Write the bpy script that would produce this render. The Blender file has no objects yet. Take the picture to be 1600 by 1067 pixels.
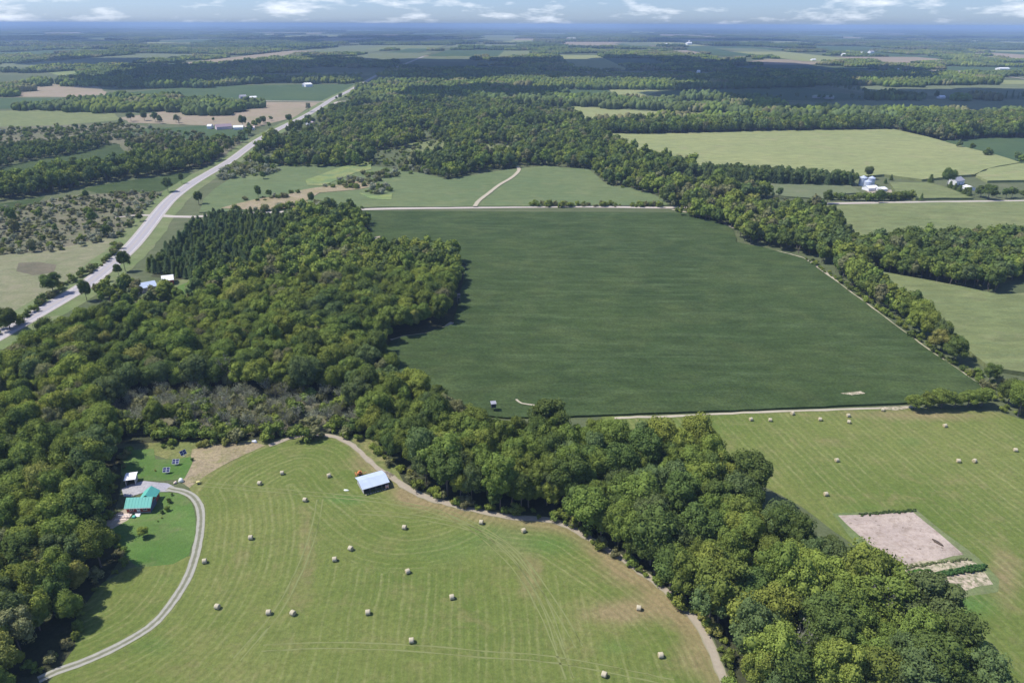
import bpy, bmesh, math, random
import numpy as np
from mathutils import Vector, Matrix, noise as mnoise
from math import radians as RAD, sin, cos, pi, sqrt

SC = bpy.context.scene
COL = SC.collection
rng = np.random.default_rng(7)
random.seed(7)

# ------------------------------------------------------------------ camera
FOC = 1142.0            # focal length in pixels of the 1600 px wide photograph
CAM_H = 140.0
PITCH = RAD(23.43)
ROLL = RAD(0.2)
CAMROT = Matrix.Rotation(RAD(90) - PITCH, 3, 'X') @ Matrix.Rotation(ROLL, 3, 'Z')
cam = bpy.data.objects.new('camera', bpy.data.cameras.new('camera'))
COL.objects.link(cam)
cam.data.sensor_width = 36.0
cam.data.lens = 36.0 * FOC / 1600.0
cam.data.clip_start = 1.0
cam.data.clip_end = 200000.0
cam.matrix_world = Matrix.Translation((0, 0, CAM_H)) @ CAMROT.to_4x4()
SC.camera = cam

# ------------------------------------------------------------------ sun, sky, exposure
SUN_EL = RAD(56)
SUN_AZ = math.atan2(0.14, -1.0)          # angle of the direction towards the sun, from +X
S = Vector((cos(SUN_AZ) * cos(SUN_EL), sin(SUN_AZ) * cos(SUN_EL), sin(SUN_EL)))
sd = bpy.data.lights.new('sun', 'SUN')
sd.energy = 4.8
sd.angle = RAD(0.53)
sd.color = (1.0, 0.96, 0.9)
sun = bpy.data.objects.new('sun', sd)
COL.objects.link(sun)
sun.rotation_euler = S.to_track_quat('Z', 'Y').to_euler()
sun.location = (-300, 50, 600)

W = bpy.data.worlds.new('World')
SC.world = W
W.use_nodes = True
wt = W.node_tree
wt.nodes.clear()
sky = wt.nodes.new('ShaderNodeTexSky')
sky.sky_type = 'NISHITA'
sky.sun_disc = False
sky.sun_elevation = SUN_EL
sky.sun_rotation = (pi / 2 - SUN_AZ) % (2 * pi)
sky.altitude = 250
sky.air_density = 1.0
sky.dust_density = 0.6
sky.ozone_density = 2.5
tc = wt.nodes.new('ShaderNodeTexCoord')
cmb = wt.nodes.new('ShaderNodeMapping'); cmb.inputs['Scale'].default_value = (17.0, 17.0, 75.0)
wt.links.new(tc.outputs['Generated'], cmb.inputs['Vector'])
cn = wt.nodes.new('ShaderNodeTexNoise')
cn.inputs['Scale'].default_value = 1.0; cn.inputs['Detail'].default_value = 8
cn.inputs['Roughness'].default_value = 0.58
wt.links.new(cmb.outputs[0], cn.inputs['Vector'])
cr = wt.nodes.new('ShaderNodeMapRange')
cr.inputs['From Min'].default_value = 0.52; cr.inputs['From Max'].default_value = 0.70
cr.inputs['To Max'].default_value = 0.85
wt.links.new(cn.outputs['Fac'], cr.inputs['Value'])
cm = wt.nodes.new('ShaderNodeMix'); cm.data_type = 'RGBA'
cm.inputs['B'].default_value = (11.5, 12.2, 13.2, 1)
tintsky = wt.nodes.new('ShaderNodeMix'); tintsky.data_type = 'RGBA'; tintsky.blend_type = 'MULTIPLY'
tintsky.inputs['Factor'].default_value = 1.0
tintsky.inputs['B'].default_value = (0.90, 1.16, 1.85, 1)
wt.links.new(sky.outputs[0], tintsky.inputs['A'])
wt.links.new(cr.outputs[0], cm.inputs['Factor'])
wt.links.new(tintsky.outputs['Result'], cm.inputs['A'])
bg = wt.nodes.new('ShaderNodeBackground'); bg.inputs[1].default_value = 0.08
wo = wt.nodes.new('ShaderNodeOutputWorld')
wt.links.new(cm.outputs['Result'], bg.inputs[0]); wt.links.new(bg.outputs[0], wo.inputs[0])

SC.view_settings.view_transform = 'Standard'
SC.view_settings.look = 'None'
SC.view_settings.exposure = 0.22
SC.view_settings.gamma = 1.0
SC.view_settings.use_curve_mapping = False
SC.render.engine = 'CYCLES'
cy = SC.cycles
cy.max_bounces = 5; cy.diffuse_bounces = 2; cy.glossy_bounces = 2
cy.transmission_bounces = 3; cy.volume_bounces = 0; cy.transparent_max_bounces = 4
cy.use_denoising = True
cy.use_adaptive_sampling = True
cy.caustics_reflective = False; cy.caustics_refractive = False

HAZE_DENSITY = 9.5e-5
HAZE_COLOR = (0.52, 0.73, 1.0, 1)

# ------------------------------------------------------------------ helpers
def G(px, py, z=0.0):
    """the point of the plane Z=z seen at a pixel of the 1600x1067 photograph"""
    d = CAMROT @ Vector(((px - 800.0) / FOC, -(py - 533.5) / FOC, -1.0))
    t = (z - CAM_H) / d.z
    return Vector((d.x * t, d.y * t, z))

def V2(p):
    """(px, py) on the ground, or (px, py, h): foot of something h metres tall whose top is seen there"""
    g = G(p[0], p[1], p[2] if len(p) > 2 else 0.0)
    return (g.x, g.y)

def lin(r, g, b):
    f = lambda c: ((c / 255.0 + 0.055) / 1.055) ** 2.4 if c > 10 else c / 255.0 / 12.92
    return (f(r), f(g), f(b))

def setp(o, label=None, cat=None, group=None, kind=None):
    if label: o['label'] = label
    if cat: o['category'] = cat
    if group: o['group'] = group
    if kind: o['kind'] = kind
    return o

def link(name, mesh, parent=None, loc=None, rz=0.0, scale=None):
    o = bpy.data.objects.new(name, mesh)
    COL.objects.link(o)
    if parent is not None: o.parent = parent
    if loc is not None: o.location = loc
    if rz: o.rotation_euler = (0, 0, rz)
    if scale is not None: o.scale = scale
    return o

def empty(name, loc=(0, 0, 0), rz=0.0):
    o = link(name, None, None, loc, rz)
    o.empty_display_size = 0.5
    return o

def mesh_np(name, verts, faces, mats, smooth=False):
    """verts Nx3, faces MxK (all the same K)"""
    me = bpy.data.meshes.new(name)
    n, m, k = len(verts), len(faces), faces.shape[1]
    me.vertices.add(n); me.vertices.foreach_set('co', np.asarray(verts, np.float32).ravel())
    me.loops.add(m * k); me.loops.foreach_set('vertex_index', np.asarray(faces, np.int32).ravel())
    me.polygons.add(m); me.polygons.foreach_set('loop_start', np.arange(0, m * k, k, dtype=np.int32))
    me.update(calc_edges=True)
    for mt in mats: me.materials.append(mt)
    if smooth: me.polygons.foreach_set('use_smooth', np.ones(m, bool))
    return me

def inside(pts, poly):
    x, y = pts[:, 0], pts[:, 1]
    r = np.zeros(len(pts), bool)
    n = len(poly)
    for i in range(n):
        x1, y1 = poly[i]; x2, y2 = poly[(i + 1) % n]
        if y1 == y2: continue
        c = ((y1 > y) != (y2 > y)) & (x < (x2 - x1) * (y - y1) / (y2 - y1) + x1)
        r ^= c
    return r

def dist_polyline(pts, line, side=False):
    best = np.full(len(pts), 1e9)
    for i in range(len(line) - 1):
        a = np.array(line[i]); b = np.array(line[i + 1]); ab = b - a
        t = np.clip(((pts - a) @ ab) / max(ab @ ab, 1e-9), 0, 1)
        d = np.hypot(*(pts - (a + t[:, None] * ab)).T)
        best = np.minimum(best, d)
    return best

def smooth_line(pts, step=None):
    """Catmull-Rom through 2-D points"""
    P = [np.array(p, float) for p in pts]
    P = [2 * P[0] - P[1]] + P + [2 * P[-1] - P[-2]]
    out = []
    for i in range(1, len(P) - 2):
        L = np.linalg.norm(P[i + 1] - P[i])
        n = max(2, int(L / (step or max(2.0, L / 8))))
        for k in range(n):
            t = k / n
            p0, p1, p2, p3 = P[i - 1], P[i], P[i + 1], P[i + 2]
            out.append(0.5 * ((2 * p1) + (-p0 + p2) * t + (2 * p0 - 5 * p1 + 4 * p2 - p3) * t * t + (-p0 + 3 * p1 - 3 * p2 + p3) * t ** 3))
    out.append(P[-2])
    return out

def lay(layer, y, raised=0.0):
    return layer * (0.012 + 1.2e-4 * max(y, 0.0)) + raised

# ------------------------------------------------------------------ material tools
class NT:
    def __init__(s, name):
        s.m = bpy.data.materials.new(name); s.m.use_nodes = True
        s.t = s.m.node_tree; s.t.nodes.clear()
        s.out = s.t.nodes.new('ShaderNodeOutputMaterial')
    def n(s, typ, **kw):
        nd = s.t.nodes.new(typ)
        for k, v in kw.items(): setattr(nd, k, v)
        return nd
    def l(s, a, b): s.t.links.new(a, b)
    def setin(s, nd, key, v):
        if isinstance(v, bpy.types.NodeSocket): s.l(v, nd.inputs[key])
        else: nd.inputs[key].default_value = v
    def math(s, op, a, b=0.0, clamp=False):
        nd = s.n('ShaderNodeMath', operation=op, use_clamp=clamp)
        s.setin(nd, 0, a); s.setin(nd, 1, b); return nd.outputs[0]
    def mix(s, f, a, b, blend='MIX'):
        nd = s.n('ShaderNodeMix', data_type='RGBA', blend_type=blend)
        c = lambda v: (*v, 1) if isinstance(v, tuple) and len(v) == 3 else v
        s.setin(nd, 'Factor', f); s.setin(nd, 'A', c(a)); s.setin(nd, 'B', c(b)); return nd.outputs['Result']
    def noise(s, vec, scale, detail=4, rough=0.55, dist=0.0):
        nd = s.n('ShaderNodeTexNoise')
        s.setin(nd, 'Scale', scale); s.setin(nd, 'Detail', detail); s.setin(nd, 'Roughness', rough); s.setin(nd, 'Distortion', dist)
        if vec is not None: s.l(vec, nd.inputs['Vector'])
        return nd.outputs['Fac']
    def rng(s, v, a, b, c=0.0, d=1.0):
        nd = s.n('ShaderNodeMapRange')
        s.setin(nd, 'Value', v); s.setin(nd, 'From Min', a); s.setin(nd, 'From Max', b)
        s.setin(nd, 'To Min', c); s.setin(nd, 'To Max', d); return nd.outputs[0]
    def attr(s, name, typ='GEOMETRY'):
        return s.n('ShaderNodeAttribute', attribute_name=name, attribute_type=typ)
    def pos(s):
        return s.n('ShaderNodeNewGeometry').outputs['Position']
    def mapping(s, vec, rot=(0, 0, 0), scale=(1, 1, 1)):
        nd = s.n('ShaderNodeMapping'); nd.inputs['Rotation'].default_value = rot; nd.inputs['Scale'].default_value = scale
        s.l(vec, nd.inputs['Vector']); return nd.outputs[0]
    def diffuse(s, col, rough=1.0, bump=None, bstr=0.3, bdist=0.3):
        nd = s.n('ShaderNodeBsdfPrincipled')
        s.setin(nd, 'Base Color', (*col, 1) if isinstance(col, tuple) else col)
        nd.inputs['Roughness'].default_value = rough
        nd.inputs['Specular IOR Level'].default_value = 0.15
        if bump is not None:
            b = s.n('ShaderNodeBump'); b.inputs['Strength'].default_value = bstr; b.inputs['Distance'].default_value = bdist
            s.l(bump, b.inputs['Height']); s.l(b.outputs[0], nd.inputs['Normal'])
        s.l(nd.outputs[0], s.out.inputs[0]); return s.m

def plain(name, col, rough=0.7, metal=0.0, var=0.12, vs=1.5, spec=0.4):
    t = NT(name)
    c = t.noise(t.n('ShaderNodeTexCoord').outputs['Object'], vs, 5, 0.65)
    f = t.rng(c, 0.3, 0.7, 1 - var, 1 + var)
    v = t.n('ShaderNodeHueSaturation'); t.setin(v, 'Color', (*col, 1)); t.l(f, v.inputs['Value'])
    nd = t.n('ShaderNodeBsdfPrincipled'); t.l(v.outputs[0], nd.inputs['Base Color'])
    nd.inputs['Roughness'].default_value = rough; nd.inputs['Metallic'].default_value = metal
    nd.inputs['Specular IOR Level'].default_value = spec
    t.l(nd.outputs[0], t.out.inputs[0]); return t.m

def ground_mat(name, c1, c2, c3=None, big=0.012, mid=0.09, rows=None, c3amt=(0.55, 0.75), fine=0.22, streak=None, specks=None, mott=0.17):
    t = NT(name); P = t.pos()
    n1 = t.noise(P, big, 5, 0.6)
    col = t.mix(t.rng(n1, 0.36, 0.64), c1, c2)
    if c3 is not None:
        n2 = t.noise(P, mid, 6, 0.62, 0.6)
        col = t.mix(t.rng(n2, c3amt[0], c3amt[1], 0, 0.85), col, c3)
    if streak is not None:                     # long soft streaks (ang deg, length, width, colour, amount)
        ang, L, w, sc_, amt = streak
        mp = t.mapping(P, (0, 0, -RAD(ang)), (1 / L, 1 / w, 1))
        ns = t.noise(mp, 1.0, 4, 0.6)
        col = t.mix(t.rng(ns, 0.5, 0.72, 0, amt), col, sc_)
    if rows is not None:                       # (ang deg, spacing, amplitude, colour)
        ang, sp, amp, rc = rows
        mp = t.mapping(P, (0, 0, -RAD(ang)), (1, 1, 1))
        sx = t.n('ShaderNodeSeparateXYZ'); t.l(mp, sx.inputs[0])
        wob = t.noise(P, 0.05, 3, 0.5)
        ph = t.math('ADD', t.math('MULTIPLY', sx.outputs['Y'], 2 * pi / sp), t.math('MULTIPLY', wob, 5.0))
        w = t.math('SINE', ph)
        msk = t.rng(t.noise(P, 0.13, 5, 0.7), 0.35, 0.65)
        col = t.mix(t.math('MULTIPLY', t.rng(w, 0.1, 1.0, 0, amp), msk), col, rc)
    nf = t.noise(P, 0.9, 5, 0.75)
    nm = t.noise(t.mapping(P, (0, 0, 0.35), (0.6, 1.5, 1)), 0.11, 7, 0.72, 0.4)
    v = t.n('ShaderNodeHueSaturation'); t.l(col, v.inputs['Color'])
    t.l(t.math('MULTIPLY', t.rng(nf, 0.3, 0.7, 1 - fine, 1 + fine), t.rng(nm, 0.3, 0.7, 1 - mott, 1 + mott)), v.inputs['Value'])
    col = v.outputs[0]
    if specks is not None:
        sc_, amt = specks
        ns = t.noise(P, 0.45, 6, 0.75)
        col = t.mix(t.rng(ns, 0.66 - amt, 0.72 - amt, 0, 0.8), col, sc_)
    return t.diffuse(col, 1.0, t.noise(P, 1.3, 4, 0.7), 0.6, 0.4)

# ------------------------------------------------------------------ sheets and strips on the ground
def sheet(name, pix, mat, layer=1, jit=0.6, raised=0.0, world=False, smooth=True, cell=None, attrs=None):
    pts = [p for p in pix] if world else [V2(p) for p in pix]
    out = []
    n = len(pts)
    for i in range(n):
        a = np.array(pts[i]); b = np.array(pts[(i + 1) % n])
        L = np.linalg.norm(b - a); d = max(80.0, min(np.linalg.norm(a), np.linalg.norm(b)))
        k = max(1, min(60, int(L / (0.018 * d))))
        nrm = np.array((-(b - a)[1], (b - a)[0])) / max(L, 1e-6)
        for j in range(k):
            q = a + (b - a) * j / k
            w = mnoise.noise(Vector((q[0] * 0.11, q[1] * 0.11, layer * 3.3))) + 0.5 * mnoise.noise(Vector((q[0] * 0.5, q[1] * 0.5, 1.7)))
            q = q + nrm * w * jit * max(1.0, d / 300.0)
            out.append(q)
    if cell is None:
        bm = bmesh.new()
        vs = [bm.verts.new((q[0], q[1], lay(layer, q[1], raised))) for q in out]
        f = bm.faces.new(vs)
        if f.normal.z < 0 or sum((out[i][0] * out[(i + 1) % len(out)][1] - out[(i + 1) % len(out)][0] * out[i][1]) for i in range(len(out))) < 0:
            bmesh.ops.reverse_faces(bm, faces=[f])
        if raised > 0.2:
            lo = [bm.verts.new((v.co.x, v.co.y, 0.0)) for v in vs]
            for i in range(len(vs)):
                j = (i + 1) % len(vs)
                bm.faces.new((vs[i], vs[j], lo[j], lo[i]))
        bmesh.ops.triangulate(bm, faces=[f for f in bm.faces if len(f.verts) > 4])
        me = bpy.data.meshes.new(name); bm.to_mesh(me); bm.free()
    else:
        from mathutils.geometry import delaunay_2d_cdt
        P = np.array(out)
        x0, y0 = P.min(0); x1, y1 = P.max(0)
        gx, gy = np.meshgrid(np.arange(x0, x1, cell), np.arange(y0, y1, cell))
        g = np.stack([gx.ravel(), gy.ravel()], 1)
        g = g[inside(g, out)]
        g = g[dist_polyline(g, list(out) + [out[0]]) > cell * 0.5]
        allp = [Vector(p) for p in out] + [Vector(p) for p in g]
        nv = len(out)
        r = delaunay_2d_cdt(allp, [(i, (i + 1) % nv) for i in range(nv)], [list(range(nv))], 1, 1e-4)
        vv = np.array([(v.x, v.y, lay(layer, v.y, raised)) for v in r[0]])
        ff = np.array([f if len(f) == 3 else f[:3] for f in r[2]])
        a, b, c = vv[ff[:, 0]], vv[ff[:, 1]], vv[ff[:, 2]]
        cr_ = (b - a)[:, 0] * (c - a)[:, 1] - (b - a)[:, 1] * (c - a)[:, 0]
        ff[cr_ < 0] = ff[cr_ < 0][:, ::-1]
        me = mesh_np(name, vv, ff, [])
        if attrs:
            for an, fn in attrs.items():
                at = me.attributes.new(an, 'FLOAT', 'POINT')
                at.data.foreach_set('value', fn(vv[:, :2]).astype(np.float32))
    me.materials.append(mat)
    return setp(link(name, me), kind='structure')

def strip(name, pix, width, mat, layer=3, world=False, jit=0.25, step=None):
    line = smooth_line([p for p in pix] if world else [V2(p) for p in pix], step)
    cols = (-1.0, -0.5, 0.0, 0.5, 1.0)
    vs, across = [], []
    for i, p in enumerate(line):
        a = line[max(i - 1, 0)]; b = line[min(i + 1, len(line) - 1)]
        t = (b - a) / max(np.linalg.norm(b - a), 1e-6); nrm = np.array((-t[1], t[0]))
        for c in cols:
            w = width / 2 * c
            if abs(c) == 1.0: w += jit * mnoise.noise(Vector((p[0] * 0.3, p[1] * 0.3, c * 5)))
            q = p + nrm * w
            vs.append((q[0], q[1], lay(layer, q[1]))); across.append(c)
    k = len(cols); fs = []
    for i in range(len(line) - 1):
        for j in range(k - 1):
            fs.append((i * k + j + 1, i * k + j, (i + 1) * k + j, (i + 1) * k + j + 1))
    vs = np.array(vs); fs = np.array(fs)
    me = mesh_np(name, vs, fs, [mat])
    if me.polygons[0].normal.z < 0: me.flip_normals()
    at = me.attributes.new('across', 'FLOAT', 'POINT'); at.data.foreach_set('value', np.array(across, np.float32))
    return setp(link(name, me), kind='structure')

# ------------------------------------------------------------------ ground materials
M = {}
M['base'] = ground_mat('rough_meadow', (0.085, 0.105, 0.045), (0.115, 0.13, 0.062), (0.15, 0.15, 0.09), big=0.004, mid=0.03)
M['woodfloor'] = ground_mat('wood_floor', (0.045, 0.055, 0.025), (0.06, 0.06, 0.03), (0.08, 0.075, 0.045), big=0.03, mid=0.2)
M['soy'] = ground_mat('soybean_crop', (0.034, 0.057, 0.017), (0.049, 0.075, 0.021), (0.066, 0.089, 0.028), big=0.008, mid=0.035,
                      rows=(-58, 4.5, 0.22, (0.062, 0.092, 0.034)), mott=0.26, fine=0.36, streak=(-55, 45, 4.5, (0.070, 0.102, 0.038), 0.75), c3amt=(0.46, 0.7), specks=((0.026, 0.055, 0.028), -0.02))
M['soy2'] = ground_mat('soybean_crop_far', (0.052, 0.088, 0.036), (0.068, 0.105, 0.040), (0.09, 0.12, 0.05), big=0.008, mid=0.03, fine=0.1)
M['corn'] = ground_mat('tasselled_corn', mott=0.24, c1=(0.255, 0.268, 0.11), c2=(0.225, 0.25, 0.10), c3=(0.29, 0.265, 0.135), big=0.006, mid=0.03,
                       rows=(-20, 9, 0.2, (0.21, 0.235, 0.10)), fine=0.16, streak=(-12, 60, 5, (0.20, 0.22, 0.10), 0.8))
M['corn2'] = ground_mat('green_corn', mott=0.26, c1=(0.150, 0.175, 0.066), c2=(0.180, 0.195, 0.08), c3=(0.215, 0.215, 0.10), big=0.01, mid=0.05,
                        rows=(-48, 5, 0.3, (0.14, 0.18, 0.075)), fine=0.18, streak=(-20, 40, 3.5, (0.14, 0.18, 0.075), 0.7))
M['bean_light'] = ground_mat('pale_bean_crop', (0.110, 0.148, 0.060), (0.140, 0.170, 0.070), (0.178, 0.195, 0.085), big=0.008, mid=0.04,
                             fine=0.16, streak=(8, 40, 3, (0.10, 0.155, 0.075), 0.6))
M['tan'] = ground_mat('bare_stubble', (0.30, 0.235, 0.17), (0.26, 0.22, 0.14), (0.24, 0.235, 0.14), big=0.01, mid=0.05, fine=0.1)
M['dull'] = ground_mat('ripening_crop', (0.15, 0.17, 0.085), (0.13, 0.155, 0.075), (0.19, 0.19, 0.11), big=0.01, mid=0.05, fine=0.1)
M['yellow'] = ground_mat('goldenrod', (0.19, 0.24, 0.07), (0.25, 0.25, 0.10), (0.13, 0.19, 0.08), big=0.02, mid=0.06, fine=0.25, c3amt=(0.42, 0.62))
M['pasture'] = ground_mat('dry_pasture', (0.17, 0.185, 0.09), (0.215, 0.205, 0.115), (0.25, 0.225, 0.14), big=0.01, mid=0.12, fine=0.28, c3amt=(0.45, 0.7),
                          specks=((0.14, 0.13, 0.085), 0.0))
M['scrubland'] = ground_mat('scrubland', (0.12, 0.13, 0.06), (0.155, 0.145, 0.09), (0.185, 0.165, 0.11), big=0.02, mid=0.12, fine=0.35, c3amt=(0.42, 0.68))
M['weeds'] = ground_mat('dry_weeds', (0.27, 0.22, 0.12), (0.31, 0.25, 0.165), (0.19, 0.185, 0.07), big=0.03, mid=0.25, fine=0.35, c3amt=(0.5, 0.7))
M['goldweeds'] = ground_mat('weedy_goldenrod', (0.16, 0.18, 0.055), (0.22, 0.20, 0.08), (0.11, 0.14, 0.04), big=0.05, mid=0.3, fine=0.4, c3amt=(0.42, 0.65))
M['lawn'] = ground_mat('mown_lawn', (0.075, 0.15, 0.03), (0.11, 0.175, 0.045), (0.16, 0.175, 0.07), big=0.035, mid=0.12, fine=0.16, c3amt=(0.5, 0.75),
                       rows=(80, 1.6, 0.2, (0.07, 0.14, 0.03)))
M['reeds'] = ground_mat('brown_reeds', (0.15, 0.13, 0.085), (0.12, 0.115, 0.07), (0.19, 0.18, 0.10), big=0.05, mid=0.2, fine=0.3)
M['verge'] = ground_mat('grass_verge', (0.13, 0.175, 0.06), (0.17, 0.19, 0.085), (0.22, 0.21, 0.12), big=0.03, mid=0.15, fine=0.2)
M['dirt'] = ground_mat('dry_earth', (0.32, 0.27, 0.20), (0.38, 0.33, 0.25), (0.24, 0.225, 0.13), big=0.05, mid=0.3, fine=0.2)
M['gravel'] = ground_mat('grey_gravel', (0.33, 0.32, 0.34), (0.39, 0.375, 0.37), (0.26, 0.25, 0.24), big=0.1, mid=0.4, fine=0.15)
M['soil'] = ground_mat('tilled_soil', (0.40, 0.325, 0.27), (0.44, 0.36, 0.29), (0.30, 0.235, 0.18), big=0.06, mid=0.5, fine=0.16, c3amt=(0.5, 0.66),
                       specks=((0.12, 0.09, 0.06), 0.07), rows=(8, 1.5, 0.3, (0.33, 0.27, 0.2)))
M['strawsoil'] = ground_mat('strawy_soil', (0.42, 0.34, 0.25), (0.46, 0.40, 0.27), (0.14, 0.15, 0.07), big=0.1, mid=0.8, fine=0.3, c3amt=(0.46, 0.58))

def road_mat(name, mid_col, edge_col, kind):
    t = NT(name); P = t.pos()
    a = t.math('ABSOLUTE', t.attr('across').outputs['Fac'])
    n = t.noise(P, 0.7, 5, 0.7)
    if kind == 'highway':
        e = t.rng(a, 0.66, 0.70)
        col = t.mix(e, mid_col, edge_col)
        wheel = t.rng(t.math('ABSOLUTE', t.math('SUBTRACT', a, 0.33)), 0.0, 0.16, 0.5, 0.0)
        col = t.mix(wheel, col, tuple(c * 0.88 for c in mid_col))
        yl = t.rng(a, 0.012, 0.02, 1, 0); col = t.mix(t.math('MULTIPLY', yl, 0.8), col, (0.5, 0.36, 0.06))
        wl = t.math('MULTIPLY', t.rng(a, 0.625, 0.63), t.rng(a, 0.65, 0.655, 1, 0)); col = t.mix(wl, col, (0.72, 0.72, 0.72))
    elif kind == 'twotrack':
        a2 = t.math('ADD', a, t.math('MULTIPLY', t.math('SUBTRACT', n, 0.5), 0.3))
        c = t.rng(a2, 0.22, 0.40, 1, 0)
        col = t.mix(c, edge_col, mid_col)
        col = t.mix(t.rng(a2, 0.85, 1.0), col, (0.17, 0.19, 0.08))
    else:
        col = t.mix(t.rng(t.math('ADD', a, t.math('MULTIPLY', n, 0.5)), 0.9, 1.3), mid_col, edge_col)
    v = t.n('ShaderNodeHueSaturation'); t.l(col, v.inputs['Color']); t.l(t.rng(n, 0.3, 0.7, 0.88, 1.1), v.inputs['Value'])
    return t.diffuse(v.outputs[0], 0.9, n, 0.2, 0.05)
M['highway'] = road_mat('highway_asphalt', (0.355, 0.33, 0.33), (0.40, 0.36, 0.315), 'highway')
M['gravelroad'] = road_mat('gravel_road', (0.45, 0.40, 0.34), (0.33, 0.29, 0.20), 'plain')
M['twotrack'] = road_mat('two_track_drive', (0.18, 0.18, 0.115), (0.34, 0.325, 0.265), 'twotrack')
M['grasstrack'] = road_mat('pressed_grass', (0.195, 0.212, 0.078), (0.15, 0.17, 0.055), 'plain')
M['track'] = road_mat('worn_track', (0.34, 0.29, 0.215), (0.23, 0.22, 0.12), 'plain')
M['paletrack'] = road_mat('pale_track', (0.42, 0.37, 0.27), (0.25, 0.24, 0.14), 'plain')

def hay_mat(name, rows):
    """mown meadow: swath lines follow the 'swath' distance, dry and lush patches from 'dry' and 'lush'"""
    t = NT(name); P = t.pos()
    n1 = t.noise(P, 0.02, 5, 0.6); n2 = t.noise(P, 0.13, 6, 0.65, 0.8); nf = t.noise(P, 0.8, 7, 0.8)
    col = t.mix(t.rng(n1, 0.35, 0.65), (0.104, 0.146, 0.028), (0.160, 0.182, 0.048))
    col = t.mix(t.rng(n2, 0.5, 0.78, 0, 0.7), col, (0.20, 0.185, 0.07))
    dry = t.attr('dry').outputs['Fac']
    dm = t.rng(t.math('ADD', dry, t.math('MULTIPLY', t.math('SUBTRACT', n2, 0.5), 0.8)), 0.15, 0.9, 0, 0.9)
    col = t.mix(dm, col, (0.26, 0.195, 0.10))
    lush = t.attr('lush').outputs['Fac']
    col = t.mix(t.rng(t.math('ADD', lush, t.math('MULTIPLY', t.math('SUBTRACT', n2, 0.5), 0.5)), 0.2, 0.9, 0, 0.9), col, (0.085, 0.165, 0.035))
    sw = t.attr('swath').outputs['Fac']
    wob = t.noise(P, 0.06, 4, 0.6)
    s2 = t.math('ADD', sw, t.math('MULTIPLY', wob, rows[1]))
    w1 = t.math('SINE', t.math('MULTIPLY', s2, 2 * pi / rows[0]))
    w2 = t.math('SINE', t.math('MULTIPLY', s2, 2 * pi / (rows[0] * 3.1)))
    w3 = t.math('SINE', t.math('MULTIPLY', s2, 2 * pi / (rows[0] * 0.37)))
    line = t.math('MULTIPLY', t.rng(w1, 0.2, 1.0), t.rng(w2, -0.8, 0.9, 0.25, 1.0))
    line = t.math('ADD', line, t.rng(w3, 0.2, 1.0, 0, 0.22))
    msk = t.rng(t.noise(P, 0.035, 5, 0.65), 0.36, 0.6, 0.25, 1.0)
    brk = t.rng(t.noise(P, 0.6, 5, 0.75), 0.3, 0.62)
    col = t.mix(t.math('MULTIPLY', t.math('MULTIPLY', line, msk), t.math('MULTIPLY', brk, 0.6)), col, (0.27, 0.27, 0.115))
    dk = t.rng(w1, -0.2, -1.0, 0, 0.28)
    col = t.mix(t.math('MULTIPLY', dk, msk), col, (0.085, 0.13, 0.035))
    v = t.n('ShaderNodeHueSaturation'); t.l(col, v.inputs['Color']); t.l(t.math('MULTIPLY', t.rng(nf, 0.3, 0.7, 0.68, 1.3), t.rng(t.noise(P, 0.22, 5, 0.7), .3, .7, .9, 1.1)), v.inputs['Value'])
    return t.diffuse(v.outputs[0], 1.0, nf, 0.8, 0.3)
M['hay'] = hay_mat('mown_hay_near', (2.15, 2.6))
M['hay2'] = hay_mat('mown_hay_right', (2.7, 3.5))

# ================================================================== SETTING
R_G = 42000.0
ang = np.linspace(0, 2 * pi, 97)[:-1]
rings = [0.0, 400, 1200, 3500, 10000, 24000, R_G]
bm = bmesh.new()
prev = None
c0 = bm.verts.new((0, 0, 0))
for r in rings[1:]:
    cur = [bm.verts.new((r * cos(a), r * sin(a), 0)) for a in ang]
    for i in range(96):
        j = (i + 1) % 96
        if prev is None: bm.faces.new((c0, cur[i], cur[j]))
        else: bm.faces.new((prev[i], cur[i], cur[j], prev[j]))
    prev = cur
me = bpy.data.meshes.new('ground'); bm.to_mesh(me); bm.free(); me.materials.append(M['base'])
setp(link('ground', me), kind='structure')

# ---- crop fields, near to far
POLY = {}
def field(key, name, pix, mat, **kw):
    POLY[key] = [V2(p) for p in pix]
    return sheet(name, pix, M[mat], **kw)

field('soy_main', 'soybean_field', [(560, 331), (1090, 334), (1120, 346), (1146, 360), (1150, 380), (1190, 388), (1255, 405), (1310, 445), (1350, 474), (1400, 512), (1460, 556), (1530, 602), (1548, 626),
      (1420, 632), (1200, 641), (960, 650), (860, 654), (790, 655), (740, 650), (680, 625), (625, 590), (600, 550), (612, 534), (630, 528), (665, 523), (708, 508), (718, 470), (728, 415), (640, 400), (590, 385)], 'soy', layer=2, raised=0.75, jit=0.5)
drive = [(60, 1062), (90, 1048), (140, 1030), (200, 1001), (245, 970), (280, 925), (300, 885), (311, 840), (314, 805), (308, 784), (292, 770), (262, 763)]
drive_w = smooth_line([V2(p) for p in drive], 3)
hayp = [(296, 762), (318, 742), (360, 722), (400, 702), (440, 684), (500, 678), (545, 686), (575, 712), (602, 738), (650, 768), (720, 790), (800, 806), (870, 812), (930, 845), (1000, 890),
        (1060, 940), (1105, 990), (1130, 1040), (1175, 1130), (20, 1130), (90, 1050), (118, 1010), (120, 960), (160, 910), (205, 885), (240, 878), (300, 868), (312, 820), (306, 790)]
topedge = smooth_line([V2(p) for p in [(296, 775), (330, 740), (380, 712), (440, 688), (500, 682), (545, 692), (580, 722), (612, 752), (650, 778)]], 3)
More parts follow.
